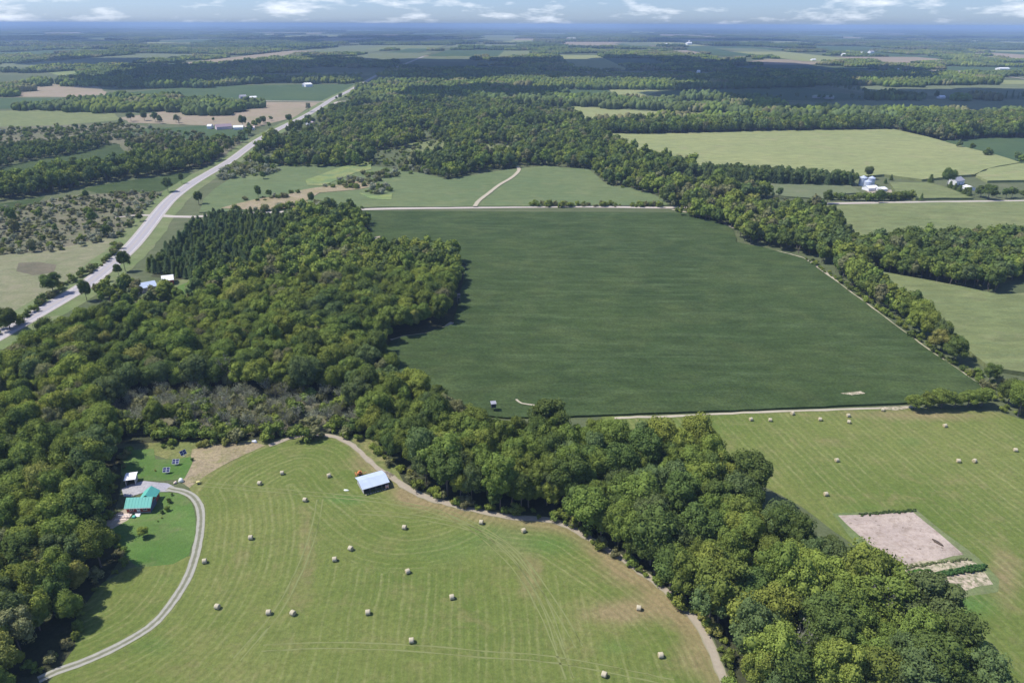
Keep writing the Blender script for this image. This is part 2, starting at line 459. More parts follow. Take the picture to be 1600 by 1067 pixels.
rightedge = smooth_line([V2(p) for p in [(650, 778), (720, 800), (800, 815), (870, 822), (930, 855), (1000, 900), (1060, 950), (1100, 1000), (1125, 1050), (1170, 1130)]], 3)
def gauss(pts, blobs):
    r = np.zeros(len(pts))
    for (px, py, rx, ry, a) in blobs:      # centre and radii in photograph pixels, converted to metres
        c = np.array(V2((px, py))); ex = np.array(V2((px + rx, py))) - c; ey = np.array(V2((px, py + ry))) - c
        A = np.linalg.inv(np.stack([ex, ey], 1))
        u = (pts - c) @ A.T
        r += a * np.exp(-(u ** 2).sum(1))
    return r
def swath_near(p):
    dl = dist_polyline(p, list(drive_w)); dt = dist_polyline(p, topedge); dr = dist_polyline(p, rightedge)
    d = np.minimum(dl, dt)
    d2 = np.minimum(d, dr + 0)
    straight = p[:, 0] * 0.985 + p[:, 1] * 0.05
    k = np.where(d < 34, d, np.where(dr < 16, dr + 1000, straight + 3000))
    return k
def swath_straight(ax, ay):
    return lambda p: p[:, 0] * ax + p[:, 1] * ay
g1, g2 = Vector(V2((1445, 775))), Vector(V2((1600, 905)))
dd = (g2 - g1).normalized()
sheet('hay_field', hayp, M['hay'], layer=1, cell=2.0, jit=0.6, attrs={
    'swath': swath_near,
    'dry': lambda p: gauss(p, [(700, 770, 60, 14, .7), (640, 775, 40, 14, .6), (560, 725, 18, 22, .5), (590, 735, 14, 14, .5), (790, 850, 40, 22, .5), (830, 900, 22, 45, .6), (1000, 950, 70, 22, .75), (950, 960, 60, 18, .6), (980, 890, 40, 25, .6), (380, 880, 25, 50, .35), (480, 860, 14, 60, .55), (460, 930, 25, 40, .3),
          (1070, 1030, 30, 35, .5), (700, 960, 60, 40, .25), (300, 1050, 90, 18, .35), (420, 800, 80, 12, .2), (880, 1010, 80, 30, .3)]) + 0.75 * np.exp(-(dist_polyline(p, rightedge) / 5.0) ** 2) + 0.4 * np.exp(-(dist_polyline(p, topedge) / 3.0) ** 2),
    'lush': lambda p: gauss(p, [(540, 780, 40, 10, .9), (860, 850, 60, 22, .7), (240, 1010, 50, 22, .5), (700, 860, 80, 30, .45), (960, 1010, 40, 16, .5), (260, 905, 60, 12, .4), (560, 690, 120, 12, .2), (770, 830, 60, 25, .5)])})
hay2p = [(940, 651), (1200, 645), (1420, 636), (1480, 640), (1560, 644), (1650, 672), (1760, 1130), (1560, 1130), (1480, 960), (1400, 900), (1250, 790), (1110, 715), (940, 700)]
sheet('hay_field', hay2p, M['hay2'], layer=1, cell=2.6, attrs={
    'swath': swath_straight(-dd.y, dd.x),
    'dry': lambda p: gauss(p, [(1450, 650, 120, 9, .7), (1300, 690, 60, 14, .35), (1570, 900, 25, 60, .8), (1480, 750, 80, 20, .3), (1390, 780, 60, 12, .3), (1350, 645, 200, 6, .3)]),
    'lush': lambda p: gauss(p, [(1500, 945, 60, 22, 1.1), (1350, 793, 60, 10, .4), (1420, 690, 30, 10, .5), (1530, 1010, 30, 30, .5), (1350, 740, 30, 20, .3)])})

# ground under the woods and around the farmyard
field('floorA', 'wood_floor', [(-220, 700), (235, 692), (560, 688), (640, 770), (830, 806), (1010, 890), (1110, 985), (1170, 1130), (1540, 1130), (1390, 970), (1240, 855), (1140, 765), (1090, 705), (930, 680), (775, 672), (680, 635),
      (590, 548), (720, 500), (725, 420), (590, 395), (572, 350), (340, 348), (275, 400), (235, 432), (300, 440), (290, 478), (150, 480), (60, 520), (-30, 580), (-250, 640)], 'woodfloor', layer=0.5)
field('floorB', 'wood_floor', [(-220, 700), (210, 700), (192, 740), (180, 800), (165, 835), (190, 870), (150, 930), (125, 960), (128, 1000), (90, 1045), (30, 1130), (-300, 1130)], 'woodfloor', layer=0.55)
field('thickground', 'scrub_ground', [(178, 655), (176, 636), (215, 618), (330, 606), (540, 618), (568, 650), (562, 672), (400, 678), (200, 680)], 'scrubland', layer=0.95)
field('goldweeds', 'meadow', [(225, 692), (400, 688), (560, 680), (590, 690), (640, 765), (600, 738), (575, 712), (545, 686), (500, 678), (440, 684), (400, 702), (345, 712), (300, 728), (262, 716), (228, 706)], 'goldweeds', layer=0.9)
field('weeds', 'weedy_patch', [(300, 702), (345, 694), (395, 690), (415, 696), (360, 722), (318, 744), (296, 762), (280, 750), (292, 728)], 'weeds', layer=1.4, jit=1.0)
field('lawnN', 'lawn', [(186, 708), (205, 703), (240, 701), (243, 717), (270, 718), (300, 713), (302, 722), (288, 748), (250, 752), (205, 750), (190, 742), (188, 725)], 'lawn', layer=1.5)
field('lawnS', 'lawn', [(242, 769), (285, 771), (300, 785), (306, 810), (304, 840), (296, 868), (270, 882), (215, 886), (196, 868), (170, 838), (178, 822), (200, 808)], 'lawn', layer=1.5)
field('yard', 'gravel_yard', [(190, 764), (205, 756), (225, 752), (262, 755), (272, 760), (268, 768), (240, 769), (225, 769), (205, 776), (192, 776)], 'gravel', layer=1.8, jit=0.4)
field('dirtyard', 'worn_yard', [(150, 822), (185, 800), (198, 794), (206, 806), (200, 812), (178, 824), (160, 836)], 'dirt', layer=1.6)
strip('driveway', drive, 2.6, M['twotrack'], 3)
strip('field_track', [(600, 738), (650, 770), (720, 792), (800, 808), (872, 816), (932, 848), (1002, 893), (1058, 938), (1098, 985), (1120, 1035), (1150, 1110)], 2.6, M['track'], 3, jit=0.8)
strip('field_track', [(420, 696), (470, 681), (520, 682), (556, 700), (585, 728), (612, 745)], 2.0, M['track'], 3, jit=0.8)
for wl in ([(300, 756), (380, 762), (470, 770), (560, 778), (640, 790), (720, 815), (800, 880), (850, 960), (890, 1060)], [(410, 1012), (520, 1008), (640, 1012), (760, 1022), (880, 1032), (1010, 1058), (1090, 1075)],
           [(500, 780), (490, 830), (468, 890), (430, 960), (370, 1030)], [(560, 800), (640, 806), (720, 822), (780, 845), (830, 905), (870, 990), (880, 1060)], [(700, 800), (790, 850), (850, 920), (905, 1010), (930, 1070)]):
    wp = [np.array(q_) for q_ in smooth_line([V2(p) for p in wl], 4)]
    for sd_ in (-1, 1):
        ln = []
        for k_, q_ in enumerate(wp):
            tn_ = wp[min(k_ + 1, len(wp) - 1)] - wp[max(k_ - 1, 0)]; tn_ = tn_ / np.linalg.norm(tn_)
            ln.append(tuple(q_ + np.array((-tn_[1], tn_[0])) * .95 * sd_))
        strip('wheel_track', ln[::3], 0.36, M['grasstrack'], 1.4, world=True, jit=0.35, step=3)
# garden plot with planted strips
field('plot1', 'tilled_plot', [(1310, 806), (1345, 804), (1428, 800), (1465, 832), (1508, 868), (1440, 880), (1405, 886), (1360, 850)], 'soil', layer=2, jit=0.9)
field('plot2', 'tilled_plot', [(1380, 884), (1512, 870), (1528, 882), (1440, 896), (1410, 900)], 'strawsoil', layer=2.2, jit=1.0)
field('plot3', 'tilled_plot', [(1430, 908), (1538, 894), (1552, 913), (1500, 922), (1455, 932)], 'strawsoil', layer=2, jit=1.3)
field('plotmargin', 'grass_verge', [(1300, 802), (1345, 800), (1432, 796), (1475, 832), (1530, 872), (1560, 905), (1560, 925), (1500, 935), (1440, 940), (1380, 900)], 'verge', layer=1.5)

# mid-distance fields
field('upper', 'bean_field', [(312, 333), (318, 312), (345, 290), (380, 268), (420, 258), (520, 258), (590, 262), (660, 272), (700, 282), (780, 268), (850, 260), (920, 266), (950, 290), (1000, 296), (1035, 312), (1045, 322), (800, 323.5), (590, 325), (450, 330)], 'bean_light', layer=1, raised=0.7)
field('upY', 'goldenrod_patch', [(478, 283), (500, 275), (530, 264), (560, 254), (582, 256), (580, 266), (555, 272), (530, 282), (505, 292), (480, 291)], 'yellow', layer=3, raised=0.8)
field('upT', 'weedy_patch', [(345, 327), (400, 313), (450, 306), (475, 298), (520, 292), (560, 285), (600, 290), (560, 298), (500, 303), (478, 316), (500, 325), (400, 330)], 'weeds', layer=3, raised=0.8)
field('upG', 'goldenrod_patch', [(560, 303), (590, 308), (614, 304), (612, 314), (580, 313)], 'yellow', layer=3, raised=0.8)
field('cornR1', 'corn_field', [(945, 211), (1060, 211), (1200, 207), (1395, 204.5), (1450, 217), (1500, 231), (1560, 246), (1592, 257), (1545, 266), (1520, 276), (1440, 284), (1380, 276), (1330, 280), (1250, 270), (1090, 262), (1000, 244), (960, 226)], 'corn', layer=1, raised=2.2)
field('cornR3', 'corn_field', [(1524, 277), (1545, 267), (1592, 259), (1700, 254), (1700, 284), (1540, 286)], 'corn', layer=1, raised=2.2)
field('dullR', 'crop_field', [(1140, 283), (1180, 280), (1330, 292), (1345, 303), (1300, 306), (1300, 313), (1230, 309), (1150, 298)], 'dull', layer=1, raised=1.0)
field('dullR2', 'crop_field', [(1390, 288), (1455, 288), (1480, 296), (1520, 312), (1430, 313), (1400, 303)], 'corn2', layer=1, raised=1.6)
field('soyR', 'soybean_field', [(1476, 221), (1530, 217), (1800, 212), (1800, 266), (1600, 256), (1560, 244), (1505, 231)], 'soy2', layer=1, raised=0.7)
field('belowroad', 'corn_field', [(1290, 324), (1400, 320), (1610, 317), (1800, 314), (1800, 380), (1400, 385), (1340, 386), (1310, 352)], 'corn2', layer=1, raised=1.5)
field('cornR2', 'corn_field', [(1340, 428), (1380, 430), (1440, 441), (1500, 452), (1555, 465), (1620, 462), (1800, 470), (1800, 600), (1600, 588), (1545, 580), (1500, 543), (1455, 505), (1405, 462)], 'corn2', layer=1, raised=2.0)
field('openR', 'corn_field', [(890, 166), (1010, 174), (1160, 178), (1215, 186), (1000, 192), (935, 195), (905, 182)], 'corn', layer=1)
field('soyC', 'soybean_field', [(862, 143), (890, 140), (950, 140), (963, 153), (940, 158), (880, 156)], 'soy2', layer=1)
field('oliveC', 'crop_field', [(950, 140), (1030, 142), (1010, 150), (975, 158), (963, 153)], 'corn', layer=1)
field('shadeC', 'crop_field', [(1032, 142), (1250, 136), (1290, 144), (1350, 150), (1350, 158), (1220, 160), (1040, 152)], 'soy2', layer=1)
field('shadeC2', 'crop_field', [(1060, 160), (1120, 159), (1120, 164), (1060, 165)], 'dull', layer=1)
field('shadeR', 'crop_field', [(1180, 158), (1420, 155), (1700, 157), (1700, 172), (1400, 172), (1200, 168)], 'dull', layer=1)
field('litR', 'crop_field', [(1290, 134), (1560, 132), (1700, 133), (1700, 150), (1400, 150), (1350, 147)], 'dull', layer=1)
field('litR2', 'crop_field', [(1560, 126), (1700, 126), (1700, 132), (1560, 132)], 'corn', layer=1)
field('tanL', 'stubble_field', [(190, 184), (260, 174), (340, 180), (385, 163), (398, 160), (505, 160), (480, 170), (460, 184), (400, 199), (330, 197), (200, 192)], 'tan', layer=1)
field('grnL1', 'soybean_field', [(185, 203), (320, 197), (390, 200), (390, 206), (300, 208), (200, 212)], 'soy2', layer=1)
field('grnL2', 'soybean_field', [(252, 213), (300, 207), (390, 206), (386, 222), (330, 220), (285, 217)], 'soy2', layer=1.2)
field('soyFar', 'soybean_field', [(192, 146), (250, 140), (330, 134), (555, 132), (516, 158), (400, 158), (330, 152), (220, 150)], 'soy2', layer=1)
field('soyL1', 'soybean_field', [(-60, 272), (0, 262), (40, 253), (90, 243), (140, 231), (170, 225), (186, 226), (195, 238), (218, 243), (222, 251), (180, 258), (100, 268), (60, 276), (20, 290), (-60, 300)], 'soy', layer=1)
field('soyL2', 'soybean_field', [(125, 296), (170, 287), (205, 282), (245, 277), (285, 270), (300, 272), (275, 290), (250, 300), (150, 302)], 'soy', layer=1)
field('soyL3', 'soybean_field', [(-60, 330), (0, 319), (70, 307), (60, 318), (0, 330), (-60, 342)], 'soy', layer=1)
field('pastL', 'pasture', [(-120, 410), (0, 398), (60, 395), (170, 372), (190, 380), (178, 400), (105, 450), (40, 485), (0, 505), (-150, 560)], 'pasture', layer=1)
field('scrubL', 'scrubland', [(-150, 345), (0, 325), (120, 305), (250, 298), (262, 300), (240, 328), (215, 350), (190, 380), (100, 398), (-120, 412)], 'scrubland', layer=0.8)
field('reeds', 'reed_patch', [(28, 412), (60, 409), (88, 414), (84, 426), (50, 431), (26, 424)], 'reeds', layer=2, jit=1.5)
field('grL', 'hay_meadow', [(-60, 176), (60, 172), (180, 178), (190, 188), (100, 196), (-60, 200)], 'corn2', layer=1)
field('tanLL', 'stubble_field', [(-60, 134), (80, 132), (150, 134), (175, 150), (100, 152), (-60, 152)], 'tan', layer=1)
field('drkLL', 'soybean_field', [(-60, 154), (100, 154), (90, 160), (20, 170), (-60, 172)], 'soy2', layer=1)
field('litLL', 'goldenrod_patch', [(75, 114), (120, 111), (128, 114), (95, 119)], 'yellow', layer=1)
field('scrubLL', 'scrubland', [(-60, 200), (190, 192), (390, 222), (330, 262), (220, 250), (180, 224), (120, 226), (-60, 255)], 'scrubland', layer=0.7)
for i, (pl, mt) in enumerate([
    ([(862, 69), (942, 69), (946, 74), (900, 76), (880, 73)], 'tan'), ([(1000, 68), (1045, 69), (1040, 73), (1002, 73)], 'tan'),
    ([(1040, 80), (1085, 79), (1125, 85), (1070, 86)], 'tan'), ([(1165, 97), (1200, 93), (1330, 95), (1310, 98), (1260, 102), (1180, 101)], 'tan'),
    ([(635, 90), (650, 87), (692, 88), (720, 92), (640, 93.5)], 'tan'), ([(762, 89), (785, 87), (795, 92), (770, 94)], 'corn'),
    ([(838, 91), (858, 91), (858, 94), (840, 94)], 'tan'), ([(1372, 98), (1448, 100), (1446, 104), (1372, 102)], 'tan'),
    ([(1340, 112), (1500, 110), (1520, 116), (1350, 117)], 'tan'), ([(1470, 104), (1600, 106), (1600, 112), (1480, 111)], 'soy2'),
    ([(1290, 73), (1320, 73), (1328, 79), (1290, 78)], 'corn'), ([(455, 80), (500, 77), (560, 79), (540, 85), (470, 86)], 'dull'),
    ([(300, 103), (420, 100), (420, 104), (310, 106)], 'dull'), ([(400, 115), (580, 114), (580, 119), (400, 120)], 'dull'),
    ([(650, 103), (840, 104), (840, 108), (660, 109)], 'soy2'), ([(820, 111), (920, 112), (920, 118), (860, 117)], 'dull'),
    ([(960, 112), (1140, 113), (1130, 119), (980, 118)], 'dull'), ([(1140, 104), (1370, 106), (1330, 116), (1150, 112)], 'soy2'),
    ([(0, 100), (180, 98), (180, 103), (0, 106)], 'dull'), ([(0, 84), (120, 85), (120, 89), (0, 89)], 'corn2'),
    ([(180, 100), (280, 99), (300, 103), (200, 104)], 'soy2'), ([(770, 137), (830, 136), (850, 140), (780, 143)], 'corn2')]):
    field('f%d' % i, 'distant_field', pl, mt, layer=1, jit=0.3)

# procedural patchwork to the horizon
frng = np.random.default_rng(21)
far_fields = []
for i in range(150):
    yy = 3200 * (38000 / 3200) ** frng.random()
    xx = (frng.random() - 0.5) * 1.6 * yy
    w = frng.uniform(0.05, 0.16) * yy ** 0.5 * 60 ** 0.5; h = frng.uniform(350, 900) * (1 + yy / 6000)
    a = RAD(frng.choice([0, 0, 90]) + 3)
    pts = [(xx + sx * w * cos(0.05) * 3 + sy * 12, yy + sy * h * 0.5 + sx * 8) for sx, sy in ((-1, -1), (1, -1), (1, 1), (-1, 1))]
    mt = frng.choice(['corn', 'corn2', 'soy2', 'tan', 'dull', 'soy2', 'tan'])
    far_fields.append(pts)
    sheet('distant_field', pts, M[mt], layer=1.5 + 0.01 * i, jit=0.3, world=True)

# roads
hw = [(-40, 545), (20, 512), (60, 489), (100, 466), (135, 445), (165, 421), (195, 396), (215, 375), (235, 350), (252, 328), (270, 309), (300, 287), (332, 268), (362, 250), (400, 222), (430, 205), (456, 192), (480, 180), (500, 168), (522, 154), (545, 143), (566, 131.5), (597, 115), (640, 98), (662, 89)]
POLY['hw'] = smooth_line([V2(p) for p in hw], 12)
strip('grass_verge', hw, 30, M['verge'], 1.6, jit=2.0, step=10)
strip('highway', hw, 11.5, M['highway'], 3.2, jit=0.1, step=8)
strip('gravel_road', [(243, 337.5), (252, 337.5), (300, 339.5), (400, 333), (590, 327), (740, 325), (900, 323.5), (1040, 325), (1150, 323), (1280, 319), (1400, 317), (1600, 314.5), (1900, 311)], 7.0, M['gravelroad'], 3.0, jit=0.5, step=12)
strip('gravel_road', [(180, 340), (215, 337), (240, 337)], 5.0, M['gravelroad'], 3.0, jit=0.5)
lane = [(742, 324.5), (748, 316), (762, 305), (780, 291), (797, 281), (806, 274), (811, 267), (808, 262)]
lw = smooth_line([V2(p) for p in lane], 6)
o = strip('field_lane', lane, 4.0, M['paletrack'], 3.5, jit=0.5)
o.location.z = 0.85
strip('farm_track', [(390, 158.3), (450, 158.8), (515, 159.5)], 9, M['gravelroad'], 3)
strip('farm_track', [(520, 163), (535, 159), (570, 160)], 8, M['gravelroad'], 3)
strip('field_track', [(1050, 328), (1100, 338), (1130, 349), (1146, 357)], 2.6, M['paletrack'], 3, jit=0.8)
strip('field_track', [(1143, 372), (1142, 380), (1160, 383), (1190, 389), (1225, 396), (1255, 405), (1282, 421), (1310, 445), (1350, 474), (1400, 512), (1460, 556), (1505, 586), (1540, 612)], 3.6, M['paletrack'], 3, jit=1.2)
strip('field_track', [(612, 532), (630, 527), (665, 522), (690, 515), (707, 504)], 3.0, M['paletrack'], 3, jit=1.0)
strip('field_track', [(960, 653), (1060, 650), (1200, 643.5), (1370, 638), (1440, 636)], 1.6, M['paletrack'], 3, jit=0.7)
field('bare1', 'bare_earth', [(584, 373), (594, 371), (594, 379), (588, 383)], 'dirt', layer=4, raised=0.75, jit=0.2)
strip('distant_road', [(1545, 117), (1600, 123.5), (1680, 130)], 12, M['gravelroad'], 3)
strip('distant_road', [(1318, 97), (1380, 102)], 14, M['gravelroad'], 3)
field('bare2', 'bare_earth', [(1375, 636.5), (1410, 635), (1418, 639), (1400, 641), (1378, 640)], 'strawsoil', layer=4, jit=0.4)
field('bare3', 'bare_earth', [(1312, 617), (1345, 614), (1352, 618), (1330, 621)], 'strawsoil', layer=4, raised=0.76, jit=0.9)
strip('crop_gap', [(806, 627), (815, 633), (835, 636)], 0.9, M['paletrack'], 5).location.z = 0.76

# ================================================================== VEGETATION
def leaf_material(name, translu=0.22):
    t = NT(name)
    oi = t.n('ShaderNodeObjectInfo')
    tint = t.attr('tint', 'INSTANCER').outputs['Color']
    cl = t.attr('clump').outputs['Fac']
    hv = t.n('ShaderNodeHueSaturation')
    t.l(tint, hv.inputs['Color'])
    t.l(t.rng(oi.outputs['Random'], 0, 1, 0.488, 0.512), hv.inputs['Hue'])
    t.l(t.math('MULTIPLY', t.rng(cl, 0, 1, 0.72, 1.32), t.rng(oi.outputs['Random'], 0, 1, 0.88, 1.12)), hv.inputs['Value'])
    d = t.n('ShaderNodeBsdfDiffuse'); t.l(hv.outputs[0], d.inputs['Color'])
    tr = t.n('ShaderNodeBsdfTranslucent')
    t.l(t.mix(1.0, hv.outputs[0], (1.1, 1.2, 0.6), 'MULTIPLY'), tr.inputs['Color'])
    mx = t.n('ShaderNodeMixShader'); mx.inputs[0].default_value = translu
    t.l(d.outputs[0], mx.inputs[1]); t.l(tr.outputs[0], mx.inputs[2]); t.l(mx.outputs[0], t.out.inputs[0])
    return t.m
M['leaf'] = leaf_material('tree_leaves')
M['bark'] = plain('bark', (0.16, 0.13, 0.10), 0.95, var=0.25, vs=2)
M['deadwood'] = plain('dead_wood', (0.25, 0.24, 0.20), 0.95, var=0.25, vs=2)

_ico = {}
def ico(sub):
    if sub not in _ico:
        bm = bmesh.new(); bmesh.ops.create_icosphere(bm, subdivisions=sub, radius=1.0)
        bm.verts.ensure_lookup_table()
        _ico[sub] = (np.array([v.co[:] for v in bm.verts]), np.array([[v.index for v in f.verts] for f in bm.faces]))
        bm.free()
    return _ico[sub]

def crown_mesh(name, r, lobes, nleaf, leaf, R=1.0, zc=0.62, rz=0.40, seed=0, flat=0.0, sparse=1.0, core=0.86, sub=1, pointy=0.0):
    """crown of unit size: height 1 (base 0), crown radius R about the axis at height zc; leaves on lobes"""
    g = np.random.default_rng(seed)
    C, Rr = [], []
    for i in range(lobes):
        for _ in range(30):
            u = g.normal(size=3); u /= np.linalg.norm(u)
            if u[2] > -0.55: break
        k = g.uniform(0.30, 0.92)
        c = np.array((u[0] * R * k, u[1] * R * k, zc + u[2] * rz * k))
        if pointy: c[:2] *= 1 - pointy * max(0, (c[2] - zc) / rz)
        C.append(c); Rr.append(r * g.uniform(0.6, 1.4))
    C = np.array(C); Rr = np.array(Rr)
    V, F, A = [], [], []
    base = 0
    aspect = rz / R
    # cores
    iv, iF = ico(sub)
    for i in range(lobes):
        jit = 1 + 0.2 * g.normal(size=(len(iv), 1))
        v = iv * jit * Rr[i] * core; v[:, 2] *= min(1.0, aspect * 1.15)
        V.append(v + C[i]); F.append(iF + base); base += len(iv); A.append(np.full(len(iv), g.uniform(0.2, 0.8)))
    triV = np.concatenate(V) if V else np.zeros((0, 3)); triF = np.concatenate(F)
    tA = np.concatenate(A)
    # leaf sprays
    per = nleaf // lobes
    Q, QA = [], []
    for i in range(lobes):
        u = g.normal(size=(int(per * 1.8), 3)); u /= np.linalg.norm(u, axis=1)[:, None]
        p = u * Rr[i] * g.uniform(0.82, 1.16, (len(u), 1)); p[:, 2] *= min(1.0, aspect * 1.15); p += C[i]
        dd_ = np.linalg.norm((p[:, None] - C[None]) / Rr[None, :, None], axis=2)
        keep = (dd_ < 0.78).sum(1) == 0
        keep &= p[:, 2] > 0.1
        p = p[keep][:per]; u = u[keep][:per]
        n = u + 0.55 * g.normal(size=u.shape) + np.array((0, 0, 0.25)); n /= np.linalg.norm(n, axis=1)[:, None]
        t1 = np.cross(n, g.normal(size=n.shape)); t1 /= np.linalg.norm(t1, axis=1)[:, None]
        t2 = np.cross(n, t1)
        s = leaf * g.uniform(0.6, 1.35, (len(p), 1))
        q = np.stack([p - t1 * s - t2 * s * 0.7, p + t1 * s - t2 * s * 0.5, p + t1 * s * 0.8 + t2 * s * 0.8, p - t1 * s * 0.7 + t2 * s], 1)
        Q.append(q.reshape(-1, 3))
        QA.append(np.repeat(np.clip(g.uniform(0.25, 0.75) + g.normal(size=len(p)) * 0.24, 0, 1), 4))
    Q = np.concatenate(Q); QA = np.concatenate(QA)
    nq = len(Q) // 4
    qf = np.arange(nq * 4).reshape(-1, 4) + len(triV)
    qt = np.concatenate([qf[:, [0, 1, 2]], qf[:, [0, 2, 3]]])
    return np.concatenate([triV, Q]), np.concatenate([triF, qt]), np.concatenate([tA, QA])

def to_mesh(name, v, f, a, mats, trunk=None):
    nt = 0
    if trunk is not None:
        tv, tf = trunk; f2 = tf + len(v); v = np.concatenate([v, tv]); a = np.concatenate([a, np.full(len(tv), .5)])
        nt = len(tf); f = np.concatenate([f, f2])
    me = mesh_np(name, v, f, mats)
    at = me.attributes.new('clump', 'FLOAT', 'POINT'); at.data.foreach_set('value', a.astype(np.float32))
    if nt:
        mi = np.zeros(len(f), np.int32); mi[-nt:] = 1
        me.polygons.foreach_set('material_index', mi)
    return me

def branch_tubes(segs, sides=5):
    V, F = [], []; b = 0
    for (p, q, r0, r1) in segs:
        p = np.array(p, float); q = np.array(q, float); d = q - p; d /= np.linalg.norm(d)
        u = np.cross(d, (0.3, 0.2, 1)) if abs(d[2]) < 0.9 else np.cross(d, (1, 0.1, 0)); u /= np.linalg.norm(u); w = np.cross(d, u)
        for c, r in ((p, r0), (q, r1)):
            for k in range(sides):
                a = 2 * pi * k / sides; V.append(c + (u * cos(a) + w * sin(a)) * r)
        for k in range(sides):
            k2 = (k + 1) % sides
            F.append((b + k, b + k2, b + sides + k2)); F.append((b + k, b + sides + k2, b + sides + k))
        b += 2 * sides
    return np.array(V), np.array(F)

def trunk_geo(seed, R=0.3, top=0.75, r=0.02):
    g = np.random.default_rng(seed)
    segs = [((0, 0, -0.01), (0.01, 0, top * 0.5), r, r * 0.75), ((0.01, 0, top * 0.5), (g.normal() * .02, g.normal() * .02, top), r * 0.75, r * 0.3)]
    for i in range(5):
        a = g.uniform(0, 2 * pi); z = g.uniform(0.28, 0.5) * top / .75; L = R * g.uniform(0.5, 0.85)
        segs.append(((0, 0, z), (cos(a) * L, sin(a) * L, z + g.uniform(0.12, 0.3)), r * 0.45, r * 0.12))
    return branch_tubes(segs)

# broadleaf crowns: near (fine), middle, all of unit height with radius about 0.32
NEAR, MIDT, PINES, SHRUB, DEADS = [], [], [], [], []
trunkmeshes = []
for i in range(9):
    rr = [0.31, 0.34, 0.28, 0.36, 0.30, 0.26, 0.33, 0.35, 0.29][i]
    v, f, a = crown_mesh('c', 0.098 + 0.012 * (i % 3), 46 + 4 * (i % 4), 9500, 0.0125, R=rr, zc=0.60, rz=0.40, seed=10 + i, core=0.74)
    NEAR.append(to_mesh('broadleaf_crown', v, f, a, [M['leaf']]))
    tv, tf = trunk_geo(i, rr); trunkmeshes.append(mesh_np('trunk', tv, tf, [M['bark']]))
    v, f, a = crown_mesh('c', 0.14, 16, 700, 0.034, R=rr, zc=0.60, rz=0.40, seed=40 + i, sub=1)
    MIDT.append(to_mesh('broadleaf_mid', v, f, a, [M['leaf'], M['bark']], trunk_geo(i, rr)))
for i in range(5):       # conifers
    g = np.random.default_rng(80 + i)
    V, F, A = [], [], []; b = 0
    for k in range(13):
        z = 0.10 + 0.86 * (k / 13.0); rad = 0.20 * (1 - (z - 0.1) / 0.95) ** 0.7 + 0.012; nsp = 15
        ph = g.uniform(0, 6); top = z + 0.13 * (1 - z * 0.5)
        V.append((0, 0, top)); A.append(0.5); c = b; b += 1
        ring = []
        for q in range(nsp):
            an = ph + 2 * pi * q / nsp; rr = rad * (1.15 if q % 2 else 0.62) * g.uniform(0.75, 1.25)
            V.append((cos(an) * rr, sin(an) * rr, z - (0.02 if q % 2 else -0.01) + g.normal() * 0.008)); A.append(g.uniform(0.15, 0.85)); ring.append(b); b += 1
        for q in range(nsp): F.append((c, ring[q], ring[(q + 1) % nsp]))
    V = np.array(V); F = np.array(F); A = np.array(A)
    nq = 420
    z = g.uniform(0.12, 0.97, nq); an = g.uniform(0, 2 * pi, nq); rad = (0.205 * (1 - (z - 0.1) / 0.95) ** 0.7 + 0.01) * g.uniform(0.6, 1.12, nq)
    p = np.stack([np.cos(an) * rad, np.sin(an) * rad, z], 1)
    n = np.stack([np.cos(an), np.sin(an), np.full(nq, 0.7)], 1) + 0.5 * g.normal(size=(nq, 3)); n /= np.linalg.norm(n, axis=1)[:, None]
    t1 = np.cross(n, g.normal(size=n.shape)); t1 /= np.linalg.norm(t1, axis=1)[:, None]; t2 = np.cross(n, t1)
    s = 0.022 * g.uniform(0.6, 1.3, (nq, 1))
    q = np.stack([p - t1 * s, p + t2 * s * .6, p + t1 * s, p - t2 * s * .6], 1).reshape(-1, 3)
    qf = np.arange(nq * 4).reshape(-1, 4) + len(V)
    V2_ = np.concatenate([V, q]); F2_ = np.concatenate([F, qf[:, [0, 1, 2]], qf[:, [0, 2, 3]]]); A2 = np.concatenate([A, np.repeat(g.uniform(0.2, 0.8, nq), 4)])
    tv, tf = branch_tubes([((0, 0, -0.01), (0, 0, 0.9), 0.016, 0.004)])
    PINES.append((to_mesh('conifer_crown', V2_, F2_, A2, [M['leaf']]), mesh_np('trunk', tv, tf, [M['bark']]), to_mesh('conifer_whole', V2_, F2_, A2, [M['leaf'], M['bark']], (tv, tf))))
for i in range(6):       # shrubs: leafy down to the ground, radius about 0.5 of the height
    v, f, a = crown_mesh('s', 0.22, 10, 500, 0.045, R=0.55, zc=0.45, rz=0.5, seed=120 + i, sub=1, core=0.72)
    SHRUB.append(to_mesh('shrub', v, f, a, [M['leaf']]))
